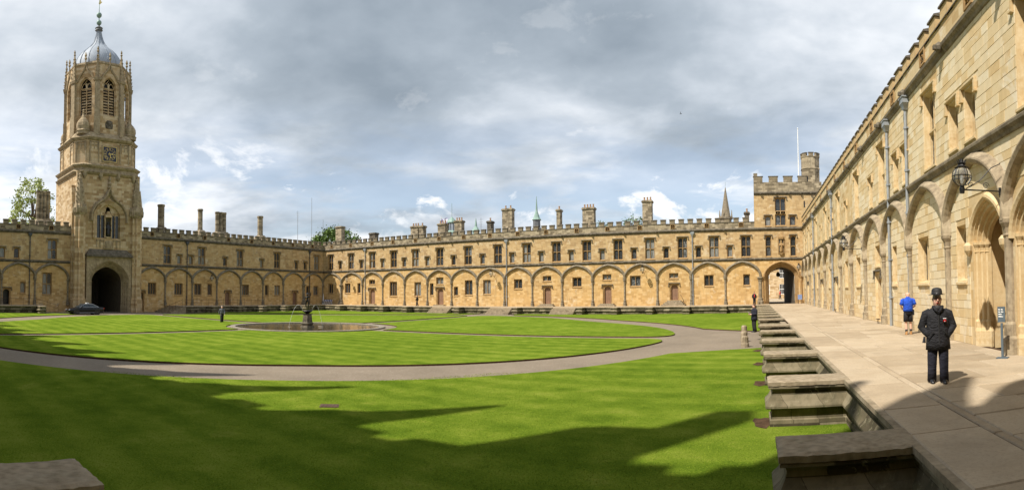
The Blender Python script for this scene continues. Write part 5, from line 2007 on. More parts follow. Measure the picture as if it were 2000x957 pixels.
for a0, lr in ((R(46), 1.0), (R(226), 1.3)):
    jt = []
    for i in range(13):
        t = i / 12
        jt.append((math.cos(a0) * (.35 + lr * t), math.sin(a0) * (.35 + lr * t), 1.3 + 3.4 * t * (1 - t) - 1.4 * t * t))
    MB().tube(jt, .012, 5).build('water_jet', 'water_jet', ftn)

# ------------------------------------------------------------------ wall lanterns
def lantern(label, loc, rz, arm=1.3, s=1.0):
    """local: wall at y = 0, arm reaches out along -y; origin where the arm meets the wall"""
    rt = thing('wall_lantern', label, 'lamp', loc, rz, 'wrought iron wall lanterns')
    b = MB()
    b.tube([(0, 0.02, 0), (0, -arm, 0)], .022 * s, 6)
    b.tube([(0, .02, .75), (0, -.25, .62), (0, -arm * .55, .25), (0, -arm * .9, .03)], .016 * s, 6)
    for y0, r in ((-arm * .38, .1), (-arm * .78, .08)):
        b.tube([(0, y0 + r * (1 - i / 14) * math.cos(i * .75), .13 + r * (1 - i / 14) * math.sin(i * .75)) for i in range(12)], .011 * s, 5)
    b.box(-.03, .03, -.03, .02, -.1, .1)
    b.build('bracket', 'iron', rt)
    hd = MB()
    hd.lathe([(.06, -.1), (.075, .02), (.05, .1)], 10, (0, -arm, 0))
    hd.build('holder', 'iron', rt)
    zc, r = .38 * s, .27 * s
    prof = [(r * math.sin(PI * i / 12) + .002, zc - r * math.cos(PI * i / 12)) for i in range(1, 12)]
    MB().lathe(prof, 20, (0, -arm, 0), caps=False).build('globe', 'lamp_glass', rt, smooth=True)
    rb = MB()
    for k in range(6):
        a = k * PI / 3 + .3
        rb.tube([(q * 1.02 * math.cos(a), -arm + q * 1.02 * math.sin(a), z_) for q, z_ in prof], .013 * s, 4)
    rb.tube([(r * 1.02 * math.cos(2 * PI * i / 20), -arm + r * 1.02 * math.sin(2 * PI * i / 20), zc) for i in range(21)], .014 * s, 4)
    rb.build('cage', 'iron', rt)
    cp = MB()
    cp.lathe([(.2 * s, zc + r * .85), (.21 * s, zc + r * .92), (.12 * s, zc + r * 1.1), (.1 * s, zc + r * 1.25), (.14 * s, zc + r * 1.35), (.06 * s, zc + r * 1.5), (.05 * s, zc + r * 1.8)], 10, (0, -arm, 0))
    for k in range(6):
        a = k * PI / 3
        cp.tube([(.09 * s * math.cos(a), -arm + .09 * s * math.sin(a), zc + r * 1.4), (.13 * s * math.cos(a), -arm + .13 * s * math.sin(a), zc + r * 1.75)], .016 * s, 4)
    cp.build('cap', 'iron', rt)
    MB().lathe([(.03, zc - r * .7), (.045, zc - r * .2), (.03, zc + .05)], 8, (0, -arm, 0)).build('mantle', 'white_cloth', rt)


lantern('large globe lantern on a scrolled bracket at the right edge above the porch', (XE - .28, 13.38, 4.40), R(-90), 1.1, .92)
lantern('globe lantern halfway along the right-hand range, above the blue-shirted man', (XE - .28, 32.5, 4.25), R(-90), 1.1, .92)
lantern('globe lantern at the far end of the right-hand range beside the gate arch', (XE - .28, 65.96, 4.25), R(-90), 1.1, .92)
lantern('wall lantern opposite in the first sunlit bay near the far left corner', (-67.8, YN, 4.2), 0, 1.2, 1.15)
lantern('wall lantern opposite, between the two tall windows left of the middle pipe', (-38.5, YN, 4.55), 0, 1.2, 1.15)
lantern('wall lantern opposite above a square window, its round shadow on the wall', (-15.3, YN, 4.6), 0, 1.2, 1.15)
lantern('wall lantern in the shaded range right of the clock tower', (XW, 49.2, 4.0), R(90), 1.2, 1.15)

# ------------------------------------------------------------------ trees
def tree(name, label, loc, height, crown, trunk_r, leaf, n, seed, leafs=.35, sparse=0.0):
    rt = thing(name, label, 'tree', loc)
    rr = random.Random(seed)
    tb = MB()
    zc = height - crown[2]
    tb.tube([(0, 0, 0), (.1, .05, zc * .5), (0, 0, zc), (.1, 0, height - .6 * crown[2])], [trunk_r, trunk_r * .8, trunk_r * .65, trunk_r * .25], 8)
    tips = []
    for k in range(16):
        a = rr.uniform(0, 2 * PI)
        e = rr.uniform(-.1, 1.3)
        p0 = Vector((0, 0, zc + rr.uniform(-.5, .4) * crown[2] * .6))
        p2 = Vector((math.cos(a) * math.cos(e) * crown[0], math.sin(a) * math.cos(e) * crown[1], zc + math.sin(e) * crown[2])) * 1.0
        p1 = p0.lerp(p2, .5) + Vector((0, 0, .4))
        tb.tube([p0, p1, p2 * .95], [trunk_r * .45, trunk_r * .25, trunk_r * .06], 5)
        tips.append(p2)
    tb.build('trunk', 'bark', rt)
    lv = MB()
    clumps = []
    for k in range(95):
        a = rr.uniform(0, 2 * PI)
        e = math.asin(rr.uniform(-.55, 1))
        q = rr.uniform(.45, 1.0) ** .5
        clumps.append((Vector((math.cos(a) * math.cos(e) * crown[0] * q, math.sin(a) * math.cos(e) * crown[1] * q, zc + math.sin(e) * crown[2] * q)), rr.uniform(.5, 1.25) * crown[0] * .2))
    for i in range(n):
        c, r = rr.choice(clumps)
        d = Vector((rr.gauss(0, 1), rr.gauss(0, 1), rr.gauss(0, .8))) * r * .55
        p = c + d
        s_ = leafs * rr.uniform(.5, 1.2)
        ax = Vector((rr.gauss(0, 1), rr.gauss(0, 1), rr.gauss(0, .6))).normalized()
        bx = ax.cross(Vector((rr.gauss(0, 1), rr.gauss(0, 1), rr.gauss(0, 1)))).normalized()
        lv.add([p - ax * s_, p + bx * s_ * .55, p + ax * s_, p - bx * s_ * .55], [(0, 1, 2, 3)])
    o = lv.build('crown', leaf, rt)


tree('broad_tree', 'dense green tree rising behind the far left corner roof', (-96.4, 101.5, LAWN), 19.6, (5.6, 5.6, 4.6), .4, 'leaf_green', 9000, 4, .32)
tree('spring_tree', 'tall pale spring-leaved tree at the left edge behind the clock tower', (-107.5, 28.6, LAWN), 26.0, (5.0, 5.0, 9.0), .45, 'leaf_spring', 3600, 8, .30)
tree('far_tree', 'bare-looking treetop just showing over the battlements right of the wide chimney', (-34.0, 118, LAWN), 19.2, (3.2, 3.2, 3.4), .3, 'leaf_green', 900, 12, .2)
tree('far_tree', 'thin treetop just showing over the battlements left of the tall chimney', (-25.0, 115, LAWN), 19.5, (3.0, 3.0, 3.2), .3, 'leaf_green', 900, 14, .2)

# ------------------------------------------------------------------ things on the skyline
sp = thing('stone_spire', 'slender stone spire far behind the sunlit range, left of the corner tower', 'spire', (-11.4, 229.7, LAWN))
MB().box(-3.1, 3.1, -3.1, 3.1, 0, 28).build('tower_base', 'rib_stone', sp)
MB().lathe([(3.0, 28), (3.2, 28.5), (2.6, 28.8), (2.5, 32.5), (3.1, 33.0), (3.1, 33.6), (2.2, 34.0)], 8, phase=PI / 8).build('drum', 'rib_stone', sp)
MB().lathe([(2.1, 33.9), (.12, 46.2)], 8, phase=PI / 8).build('spire_cone', 'rib_stone', sp)
for k in range(8):
    a = PI / 8 + k * PI / 4
    MB().frustum(0, 0, 33.4, 36.6, .32, .32, .04, .04).build('pinnacle', 'rib_stone', sp, (2.7 * math.cos(a), 2.7 * math.sin(a), 0))
MB().tube([(0, 0, 46), (0, 0, 48.4)], .06, 5).build('finial', 'copper', sp)

cu = thing('cupola_turret', 'small green copper cupola on columns above the sunlit roofline', 'cupola', (-72.9, 119.5, LAWN))
MB().box(-1.2, 1.2, -1.2, 1.2, 0, 18.2).build('base', 'old_lead', cu)
MB().lathe([(1.45, 18.2), (1.5, 18.5), (1.05, 19.0)], 8).build('skirt', 'copper', cu)
for k in range(8):
    a = k * PI / 4
    MB().tube([(.9 * math.cos(a), .9 * math.sin(a), 19), (.9 * math.cos(a), .9 * math.sin(a), 20.9)], .12, 6).build('column', 'old_lead', cu)
MB().lathe([(1.2, 20.9), (1.25, 21.1), (1.0, 21.6), (.5, 22.1), (.12, 22.5)], 12).build('dome', 'copper', cu)
MB().tube([(0, 0, 22.4), (0, 0, 26.0)], .05, 5).build('weathervane', 'copper', cu)
gs = thing('copper_spire', 'thin green copper spire with dark louvred base right of the tall chimney', 'spire', (-65.2, 157, LAWN))
MB().lathe([(1.4, 0), (1.4, 22.6), (1.6, 22.8), (1.25, 23.2), (1.2, 25.4), (1.5, 25.6)], 8).build('louvred_base', 'old_lead', gs)
MB().lathe([(1.5, 25.6), (1.0, 26.4), (.35, 28.4), (.05, 33.0)], 8).build('spire_cone', 'copper', gs)
gs = thing('copper_spire', 'tiny green copper spire beside an aerial above the sunlit roofline', 'spire', (-96.6, 175.1, LAWN))
MB().lathe([(1.3, 0), (1.3, 25.6), (1.7, 25.7), (.5, 27.4), (.08, 30.5)], 8).build('spire_cone', 'copper', gs)
fl = thing('flag', 'white and purple flag flying on a pole above the sunlit roofline', 'flag', (-80.6, 126.5, LAWN))
MB().tube([(0, 0, 0), (0, 0, 24.3)], .06, 6).build('pole', 'white_paint', fl)
fc = MB()
N_ = 10
vs = [(1.9 * i / N_, .25 * math.sin(i * .9), 23.6 - 1.5 * j - .25 * math.sin(i * .5) - .3 * i / N_) for j in range(2) for i in range(N_ + 1)]
fc.add(vs, [(i, i + 1, N_ + 2 + i, N_ + 1 + i) for i in range(N_)])
fco = fc.build('cloth', 'flag_cloth', fl)
sl = fco.modifiers.new('thickness', 'SOLIDIFY')
sl.thickness = .01
for lab, x, y_, zt, bars in (('thin aerial mast with cross bars, left of the far corner', -110.5, 101.4, 25.6, 6), ('tallest plain white mast behind the far corner', -107.9, 104.2, 29.2, 0), ('short mast beside the dense green tree', -105.7, 106.4, 23.2, 0), ('roof aerial between small chimneys on the sunlit roofline', -57.0, 105.6, 19.5, 4)):
    an = thing('aerial_mast', lab, 'mast', (x, y_, LAWN))
    MB().tube([(0, 0, 0), (0, 0, zt)], [.09, .05], 6).build('pole', 'pipe_paint', an)
    for k in range(bars):
        MB().tube([(-.5 + .05 * k, 0, 0), (.5 - .05 * k, 0, 0)], .025, 4).build('bar', 'pipe_paint', an, (0, 0, zt - .4 - .5 * k), R(30))
bd = MB()
bd.tube([(-.12, 0, 0), (0, 0, .02), (.14, 0, 0)], [.02, .05, .01], 6)
bd.add([(0, -.02, .03), (.06, -.3, .12), (-.03, -.3, .12), (0, .02, .03), (.06, .3, .1), (-.03, .3, .1)], [(0, 1, 2), (3, 4, 5)])
tag(bd.build('bird', 'bird', None, (-8, 62, 22.2)), 'small dark bird in the sky left of the stone spire', 'bird')

# ------------------------------------------------------------------ court seen through the corner gate
crt = thing('court_building', 'stone building with sash windows seen through the corner archway', 'building', (-6, 124, 0))
hs = []
for r in range(3):
    for c in range(6):
        x = 2.0 + c * 3.4
        z_ = .9 + r * 3.6
        hs.append((x - .6, x + .6, z_, z_ + 2.3))
        o = put('window', cached('sash', lambda: MB().box(-.62, -.5, .05, .2, 0, 2.3).box(.5, .62, .05, .2, 0, 2.3).box(-.5, .5, .05, .2, 1.1, 1.2).box(-.5, .5, .05, .2, 0, .1).box(-.5, .5, .05, .2, 2.2, 2.3).box(-.2, -.15, .08, .18, .1, 2.2).box(.15, .2, .08, .18, .1, 2.2).mesh('window', 'white_paint')), crt, (x, 0, z_))
        put('pane', cached('sashp', lambda: pane_mesh(1.1, 2.3)), o, (0, .2, 0))
mb = MB()
wall_grid(mb, 0, 24, -.2, 13, hs, depth=.3)
mb.quad((0, 0, 13), (24, 0, 13), (24, 8, 13), (0, 8, 13))
mb.build('wall', 'tower_stone', crt)
structure(MB().box(-12, 30, YN + 8.9, 125, -.3, -.02).build('court_paving', 'paving'))

# ------------------------------------------------------------------ people
def person(label, loc, rz, scale=1.0, hem=.78, top='nylon', legs='navy_cloth', shoes='leather', hair='hair_brown', arms=None, feet=None, bare_arms=False, shorts=False, bulk=1.0, long_hair=False, grp=None):
    """faces local -y; feet at z = 0; height about 1.75 m times scale"""
    rt = thing('person', label, 'person', loc, rz, grp)
    rt.scale = (scale, scale, scale)
    # arms: (elbow, wrist) for the -x and +x side
    arms = arms or (((-.27, .03, 1.12), (-.26, -.06, .88)), ((.27, .03, 1.12), (.26, -.06, .88)))
    feet = feet or ((-.10, 0.0), (.10, 0.0))       # x, y offset of each foot
    V = [(0, 0, .95), (0, .01, 1.13), (0, .01, 1.34), (0, .015, 1.48), (0, -.012, 1.575), (0, -.015, 1.70)]
    E_ = [(0, 1), (1, 2), (2, 3), (3, 4), (4, 5)]
    RR = [(.14, .10), (.13, .095), (.15, .10), (.055, .058), (.104, .118), (.094, .112)]
    for s, (el, wr) in zip((-1, 1), arms):
        i = len(V)
        V += [(s * .18, .01, 1.40), el, wr]
        E_ += [(2, i), (i, i + 1), (i + 1, i + 2)]
        RR += [.055, .042, .03]
        w_ = Vector(wr)
        d = (w_ - Vector(el)).normalized()
        side = d.cross(Vector((0, 1, 0)))
        side = side.normalized() if side.length > .1 else Vector((0, 0, 1))
        p = len(V)
        palm = w_ + d * .06
        V.append(tuple(palm))
        E_.append((i + 2, p))
        RR.append((.022, .036))
        for f in range(4):
            q = len(V)
            o_ = side * ((f - 1.5) * .018)
            V += [tuple(palm + d * .035 + o_), tuple(palm + d * (.06 + .012 * (f in (1, 2))) + o_ + Vector((0, -.012, -.012)))]
            E_ += [(p, q), (q, q + 1)]
            RR += [.009, .008]
        q = len(V)
        V += [tuple(w_ + d * .03 + side * .04), tuple(w_ + d * .065 + side * .05)]
        E_ += [(i + 2, q), (q, q + 1)]
        RR += [.01, .009]
    for s, (fx, fy) in zip((-1, 1), feet):
        i = len(V)
        ky = fy * .5 - .03
        V += [(s * .09, 0, .88), (fx * .95 + s * .005, ky, .49), (fx, fy + .03, .09), (fx + s * .01, fy - .10, .045)]
        E_ += [(0, i), (i, i + 1), (i + 1, i + 2), (i + 2, i + 3)]
        RR += [.085, .058, .038, (.022, .018)]
    skin_mesh('body', V, E_, RR, 'skin', rt)
    # clothes
    b = bulk
    tp = MB()
    if hem < .9:
        tp.loft([(0, 0, hem, .225 * b, .165 * b), (0, 0, hem + .15, .215 * b, .16 * b), (0, 0, 1.0, .205 * b, .15 * b), (0, .005, 1.15, .205 * b, .15 * b), (0, .01, 1.3, .215 * b, .15 * b), (0, .01, 1.39, .205 * b, .13 * b), (0, .012, 1.45, .14 * b, .10 * b), (0, .012, 1.48, .085, .08), (0, .01, 1.505, .082, .08)], 20)
    else:
        tp.loft([(0, 0, hem, .19 * b, .14 * b), (0, 0, 1.05, .18 * b, .13 * b), (0, .005, 1.18, .185 * b, .13 * b), (0, .01, 1.32, .205 * b, .14 * b), (0, .01, 1.40, .19 * b, .12 * b), (0, .012, 1.45, .12 * b, .09 * b), (0, .012, 1.50, .07, .07)], 20)
    t_o = tp.build('coat' if hem < .9 else 'shirt', top, rt, smooth=True)
    for s, (el, wr) in zip((-1, 1), arms):
        sh = Vector((s * .175 * b, .01, 1.385))
        el, wr = Vector(el), Vector(wr)
        if bare_arms:
            mid_ = sh.lerp(el, .8)
            pth, rr_ = [sh - Vector((s * .05, 0, -.02)), sh + Vector((s * .03, 0, -.03)), sh.lerp(el, .45), mid_], [.07, .085 * b, .075 * b, .078 * b]
        else:
            pth = [sh - Vector((s * .06, 0, -.01)), sh + Vector((s * .03, 0, -.04)), sh.lerp(el, .55), el, el.lerp(wr, .5), wr]
            rr_ = [.07 * b, .085 * b, .078 * b, .072 * b, .065 * b, .052 * b]
        MB().tube(pth, rr_, 12).build('sleeve', top, t_o, smooth=True)
    lg = MB()
    lg.loft([(0, 0, .80, .175, .125), (0, 0, .9, .18, .13), (0, 0, 1.02, .165, .12)], 16)
    l_o = lg.build('shorts' if shorts else 'trousers', legs, rt, smooth=True)
    for s, (fx, fy) in zip((-1, 1), feet):
        ky = fy * .5 - .03
        hip, kn, an = Vector((s * .09, 0, .90)), Vector((fx * .95, ky, .49)), Vector((fx, fy + .03, .035))
        if shorts:
            pth, rr_ = [hip, hip.lerp(kn, .5), hip.lerp(kn, .92)], [.098, .105, .108]
        else:
            pth, rr_ = [hip, hip.lerp(kn, .5), kn, kn.lerp(an, .5), an], [.112, .108, .096, .088, .092]
        MB().tube(pth, rr_, 12).build('trouser_leg', legs, l_o, smooth=True)
        sh = MB()
        sh.loft([(fx, fy - .045, .0, .05, .135), (fx, fy - .045, .03, .052, .135), (fx, fy - .03, .065, .048, .11), (fx, fy + .03, .10, .045, .05), (fx, fy + .035, .14 if shorts else .11, .046, .05)], 14)
        sh.build('shoe', shoes, rt, smooth=True)
        if shorts:
            MB().tube([(fx, fy + .03, .12), (fx, fy + .03, .22)], [.052, .054], 10).build('sock', 'felt', rt, smooth=True)
    # head details
    fc = MB()
    fc.tube([(0, -.105, 1.66), (0, -.132, 1.612), (0, -.105, 1.60)], [.008, .016, .012], 6)
    fc.build('nose', 'skin', rt, smooth=True)
    for s in (-1, 1):
        MB().lathe([(.004, -.03), (.016, -.01), (.018, .015), (.006, .03)], 8, (s * .088, .01, 1.63), .6, 1).build('ear', 'skin', rt, smooth=True)
        MB().lathe([(.002, -.006), (.007, 0), (.002, .006)], 8, (s * .034, -.098, 1.655), 1, .7).build('eye', 'black_paint', rt)
    MB().tube([(-.026, -.097, 1.565), (0, -.106, 1.567), (.026, -.097, 1.565)], .006, 5).build('mouth', 'red_lens', rt)
    hr = MB()
    if hair:
        if long_hair:
            hr.loft([(0, .05, 1.46, .085, .05), (0, .045, 1.55, .10, .07), (0, .02, 1.64, .098, .095), (0, .01, 1.70, .092, .10), (0, .005, 1.75, .07, .08), (0, .005, 1.775, .02, .03)], 14)
        else:
            hr.loft([(0, .045, 1.585, .075, .055), (0, .03, 1.65, .084, .078), (0, .012, 1.70, .082, .09), (0, .005, 1.745, .062, .07), (0, .005, 1.765, .02, .02)], 14)
        hr.build('hair', hair, rt, smooth=True)
    return rt


pockets = (((-.315, .05, 1.10), (-.17, -.07, .92)), ((.315, .05, 1.10), (.17, -.07, .92)))
man = person('man in a black bowler hat and long black coat, hands in pockets', (3.50, 10.22, 0), math.atan2(3.50, -10.22) + PI - R(0), 1.0, .66, 'nylon', 'navy_cloth', 'leather', 'hair_grey', pockets, ((-.13, .05), (.10, -.05)), bulk=1.10)
man.rotation_euler = (0, 0, -math.atan2(3.5, 10.22) + R(8))
hat = MB()
hat.loft([(0, .0, 1.722, .150, .175), (0, 0, 1.727, .170, .190), (0, 0, 1.737, .108, .128), (0, 0, 1.79, .106, .124), (0, 0, 1.83, .098, .114), (0, 0, 1.855, .07, .085), (0, 0, 1.866, .02, .03)], 24)
hat.build('bowler_hat', 'felt', man, smooth=True)
MB().loft([(0, 0, 1.735, .111, .131), (0, 0, 1.76, .109, .129)], 24).build('hat_band', 'leather', man, smooth=True)
gl = MB()
for s in (-1, 1):
    gl.tube([(s * .034 + .027 * math.cos(2 * PI * i / 14), -.116, 1.652 + .021 * math.sin(2 * PI * i / 14)) for i in range(15)], .0035, 5)
    gl.tube([(s * .06, -.11, 1.66), (s * .092, .0, 1.655)], .0035, 5)
gl.tube([(-.008, -.105, 1.655), (.008, -.105, 1.655)], .005, 5)
gl.build('glasses', 'black_paint', man)
sf = MB()
sf.loft([(0, .0, 1.42, .125, .115), (0, .0, 1.47, .115, .105), (0, .0, 1.515, .10, .098)], 16)
sf.build('scarf', 'felt', man, smooth=True)
cl = MB()
cl.tube([(-.09, -.10, 1.50), (-.05, -.15, 1.44), (.0, -.17, 1.36)], [.03, .032, .015], 8)
cl.tube([(.09, -.10, 1.50), (.06, -.15, 1.45), (.0, -.172, 1.36)], [.03, .032, .015], 8)
cl.build('collar', 'nylon', man, smooth=True)
zp = MB()
zp.box(-.012, .012, -.187, -.15, .76, 1.34)
zp.build('placket', 'felt', man)
bg_ = MB()
bg_.box(.085, .145, -.189, -.15, 1.262, 1.272, 1)
bg_.prism_y([(.088, 1.205), (.142, 1.205), (.142, 1.235), (.128, 1.255), (.102, 1.255), (.088, 1.235)], -.189, -.15, 0)
bg_.box(.110, .120, -.190, -.188, 1.205, 1.222, 1)
bg_.build('badge', ['red_lens', 'white_cloth'], man)
for s in (-1, 1):
    MB().tube([(s * .10, -.184, 1.02), (s * .22, -.142, .90)], .012, 5).build('pocket_flap', 'felt', man)
MB().tube([(-.27, -.06, .92), (-.285, -.07, .80)], [.02, .035], 8).build('radio', 'black_paint', man)

fwd_arms = (((-.30, .03, 1.14), (-.20, -.20, 1.05)), ((.30, .03, 1.14), (.20, -.20, 1.05)))
bl = person('man in a bright blue polo shirt and black shorts walking away', (6.0, 21.1, 0), 0, .99, .93, 'blue_shirt', 'nylon', 'boot_tan', None, fwd_arms, ((-.10, -.03), (.10, .06)), bare_arms=True, shorts=True, bulk=1.1)
bl.rotation_euler = (0, 0, PI - math.atan2(6.0, 21.1) + R(12))
MB().box(-.235, -.17, -.02, .1, .78, 1.0).build('belt_bag', 'nylon', bl)
MB().loft([(0, .012, 1.46, .075, .075), (0, .012, 1.52, .07, .07)], 14).build('collar', 'blue_shirt', bl, smooth=True)

paper = (((-.26, .02, 1.12), (-.14, -.24, 1.12)), ((.26, .02, 1.12), (.14, -.24, 1.12)))
wm = person('woman with brown hair in a navy coat reading papers on the terrace steps', (-.05, 32.6, -.57), R(-65), .95, .74, 'navy_cloth', 'felt', 'leather', 'hair_brown', paper, long_hair=True, bulk=1.18)
pp_ = MB()
pp_.add([(-.12, -.26, 1.12), (.12, -.26, 1.12), (.12, -.40, 1.28), (-.12, -.40, 1.28), (-.12, -.263, 1.117), (.12, -.263, 1.117), (.12, -.403, 1.277), (-.12, -.403, 1.277)], [(0, 1, 2, 3), (7, 6, 5, 4), (0, 1, 5, 4), (2, 3, 7, 6)])
pp_.build('papers', 'white_cloth', wm)
rd = person('person in a dark coat over a red top standing beside the corner gate', (-.05, 74.1, 0), R(10), .97, .74, 'nylon', 'navy_cloth', 'leather', 'hair_brown', long_hair=True)
MB().loft([(0, -.07, .95, .09, .09), (0, -.08, 1.2, .09, .085), (0, -.06, 1.42, .07, .08)], 12).build('red_top', 'red_cloth', rd, smooth=True)
walk = ((-.10, -.22), (.10, .26))
person('person in a red jacket walking in the court beyond the archway', (5.2, 113, 0), R(70), 1.0, .95, 'red_cloth', 'navy_cloth', 'leather', 'hair_brown', None, walk)
swing = (((-.26, .12, 1.14), (-.27, .10, .90)), ((.26, -.06, 1.14), (.25, -.2, .92)))
wk = person('man in a grey waistcoat and dark trousers walking on the path by the pool', (-45.6, 31.6, PATH_Z), R(62), .98, .95, 'grey_cloth', 'felt', 'leather', 'hair_grey', swing, walk)
person('person in dark clothes walking along the terrace opposite, between two windows', (-51.6, 73.6, 0), R(-70), 1.0, .80, 'felt', 'navy_cloth', 'leather', 'hair_brown', swing, ((-.1, -.16), (.1, .18)))

# ------------------------------------------------------------------ parked car
car = thing('parked_car', 'black saloon car parked in front of the clock tower gate', 'car', (-67.3, 25.15, PATH_Z), 0)
car.rotation_euler = (0, 0, R(-91))
SEC = [(-2.42, .70, .46, .86), (-2.30, .84, .32, .99), (-1.6, .90, .24, 1.02), (-.6, .92, .21, .99), (.8, .92, .21, .95), (1.4, .91, .23, .91), (2.0, .87, .25, .80), (2.32, .76, .30, .68), (2.44, .64, .38, .58)]
bd = MB()
ring = []
for x, hw, zb, zt in SEC:
    zm = zb + (zt - zb) * .55
    ring.append([(x, -hw * .92, zb), (x, -hw * 1.0, zb + .1), (x, -hw, zm), (x, -hw * .95, zt - .06), (x, -hw * .84, zt), (x, 0, zt + .03), (x, hw * .84, zt), (x, hw * .95, zt - .06), (x, hw, zm), (x, hw, zb + .1), (x, hw * .92, zb)])
n = 11
vs = [p for r in ring for p in r]
fs = [(k * n + i, k * n + (i + 1) % n, (k + 1) * n + (i + 1) % n, (k + 1) * n + i) for k in range(len(ring) - 1) for i in range(n)]
fs += [tuple(range(n)), tuple(range((len(ring) - 1) * n, len(ring) * n))]
bd.add(vs, fs)
body = bd.build('body', 'car_paint', car, smooth=True)
gh = MB()
lo = [(-1.85, .78, 1.0), (-1.55, .80, 1.0), (-.3, .82, .98), (.95, .78, .95), (1.15, .72, .94)]
hi = [(-1.0, .58, 1.40), (-.75, .60, 1.43), (-.25, .62, 1.455), (.22, .60, 1.43), (.35, .56, 1.40)]
vs = [(x, s * hw, z_) for s in (-1, 1) for x, hw, z_ in lo] + [(x, s * hw, z_) for s in (-1, 1) for x, hw, z_ in hi]
fs = []
for s in (0, 1):
    for i in range(4):
        fs.append((s * 5 + i, s * 5 + i + 1, 10 + s * 5 + i + 1, 10 + s * 5 + i))
for i in range(4):
    fs.append((10 + i, 11 + i, 16 + i, 15 + i))
fs += [(0, 10, 15, 5), (4, 14, 19, 9)]
gh.add(vs, fs)
gh.build('cabin', 'car_paint', car, smooth=False)


def lerp3(a, b, t):
    return tuple(a[i] + (b[i] - a[i]) * t for i in range(3))


for s in (-1, 1):
    for x0, x1, X0, X1 in ((-1.5, -.42, -.82, -.33), (-.33, .82, -.22, .22)):
        q = MB()
        a, b = (x0, s * .815, 1.02), (x1, s * .815, 1.0)
        c, d = (X1, s * .63, 1.40), (X0, s * .63, 1.40)
        off = .012 * s
        q.quad(*[(p[0], p[1] + off, p[2]) for p in (a, b, c, d)])
        q.build('side_window', 'car_glass', car)
    tr = MB().tube([(-1.62, s * .825, 1.0), (-.82, s * .645, 1.41), (-.2, s * .655, 1.435), (.25, s * .645, 1.41), (.98, s * .80, .985)], .014, 5)
    tr.tube([(-1.62, s * .835, 1.005), (.98, s * .81, .975)], .012, 5)
    tr.build('window_trim', 'chrome', car)
    MB().tube([(-1.5, s * .915, .30), (1.35, s * .915, .30)], .012, 5).build('sill_trim', 'chrome', car)
    for xw in (-1.42, 1.42):
        wl = MB()
        wl.lathe([(.33, -.1), (.345, -.06), (.345, .06), (.33, .1), (.23, .1), (.22, .06)], 24, caps=False)
        wo = wl.build('wheel', 'rubber', car, (xw, s * .82, .345), smooth=False)
        wo.rotation_euler = (R(90), 0, 0)
        rm = MB()
        rm.lathe([(.235, -.09), (.235, .085), (.21, .09), (.2, .05)], 20, caps=False)
        for k in range(5):
            a = k * 2 * PI / 5
            rm.tube([(.04 * math.cos(a), .04 * math.sin(a), .06 * -s * -1 * (1 if s < 0 else -1)), (.22 * math.cos(a), .22 * math.sin(a), .075 * (1 if s < 0 else -1))], [.05, .032], 6)
        rm.lathe([(.07, -.08), (.07, .08)], 10)
        rm.build('rim', 'alloy', wo)
        ah = MB()
        ah.lathe([(.41, -.02), (.41, .02), (.3, .02)], 20, caps=True)
        ao = ah.build('wheel_arch', 'black_paint', car, (xw, s * .905, .37))
        ao.rotation_euler = (R(90), 0, 0)
    MB().frustum(0, 0, -.06, .06, .16, .05, .10, .03).build('headlight', 'head_lens', car, (2.24, s * .66, .66))
    MB().box(-.05, .09, -.12, .12, -.07, .07).build('tail_light', 'red_lens', car, (-2.40, s * .68, .84))
    MB().frustum(0, 0, -.05, .07, .09, .07, .06, .05).build('door_mirror', 'car_paint', car, (.72, s * .98, 1.0))
ws = MB()
ws.quad((1.12, -.70, .965), (1.12, .70, .965), (.37, .54, 1.395), (.37, -.54, 1.395))
o = ws.build('windscreen', 'car_glass', car, (.012, 0, .012))
ws = MB()
ws.quad((-1.84, -.74, 1.02), (-1.84, .74, 1.02), (-1.02, .55, 1.395), (-1.02, -.55, 1.395))
ws.build('rear_window', 'car_glass', car, (-.012, 0, .012))
MB().box(2.40, 2.46, -.3, .3, .42, .60).build('grille', 'chrome', car)
MB().box(-.15, .2, -.25, .25, 0, .1).build('roof_sign', 'white_paint', car, (-.35, 0, 1.452))

# ------------------------------------------------------------------ small things
def bollard(label, loc, h=.5):
    rt = thing('bollard', label, 'bollard', loc, rnd.uniform(0, 1), 'stone posts at the foot of the steps')
    MB().lathe([(.22, -.1), (.22, .1), (.20, .14), (.19, h - .08), (.16, h - .02), (.08, h)], 10, phase=.2).build('post', 'coping_stone', rt)


bollard('squat stone post at the foot of the right-hand steps, nearest of three', (-.55, 28.6, LAWN))
bollard('squat stone post at the foot of the right-hand steps, middle one', (-.65, 31.6, LAWN))
bollard('squat stone post beside the woman reading on the steps, farthest of three', (-.75, 37.2, LAWN))
dr = thing('drain_cover', 'small rusty drain grating sunk in the near lawn', 'drain', (-9.85, 10.16, LAWN + .004), R(40))
MB().box(-.24, .24, -.2, .2, -.05, .006).build('frame', 'rust_iron', dr)
for k in range(5):
    MB().box(-.2 + k * .09, -.15 + k * .09, -.16, .16, .006, .014).build('bar', 'rust_iron', dr)
# worn soil at the foot of the buttresses
for k, y_ in enumerate(E_BUT[1:6]):
    p = [(-.12 + .24 * math.cos(a) * (1 + .25 * math.sin(3 * a + k)), .46 * math.sin(a) * (1 + .2 * math.cos(5 * a + k))) for a in [2 * PI * i / 14 for i in range(14)]]
    q = ngon('bare_soil', [(.25 + x, y_ - .05 + yy) for x, yy in p], LAWN + .005 + .001 * k, 'soil')
    structure(q)
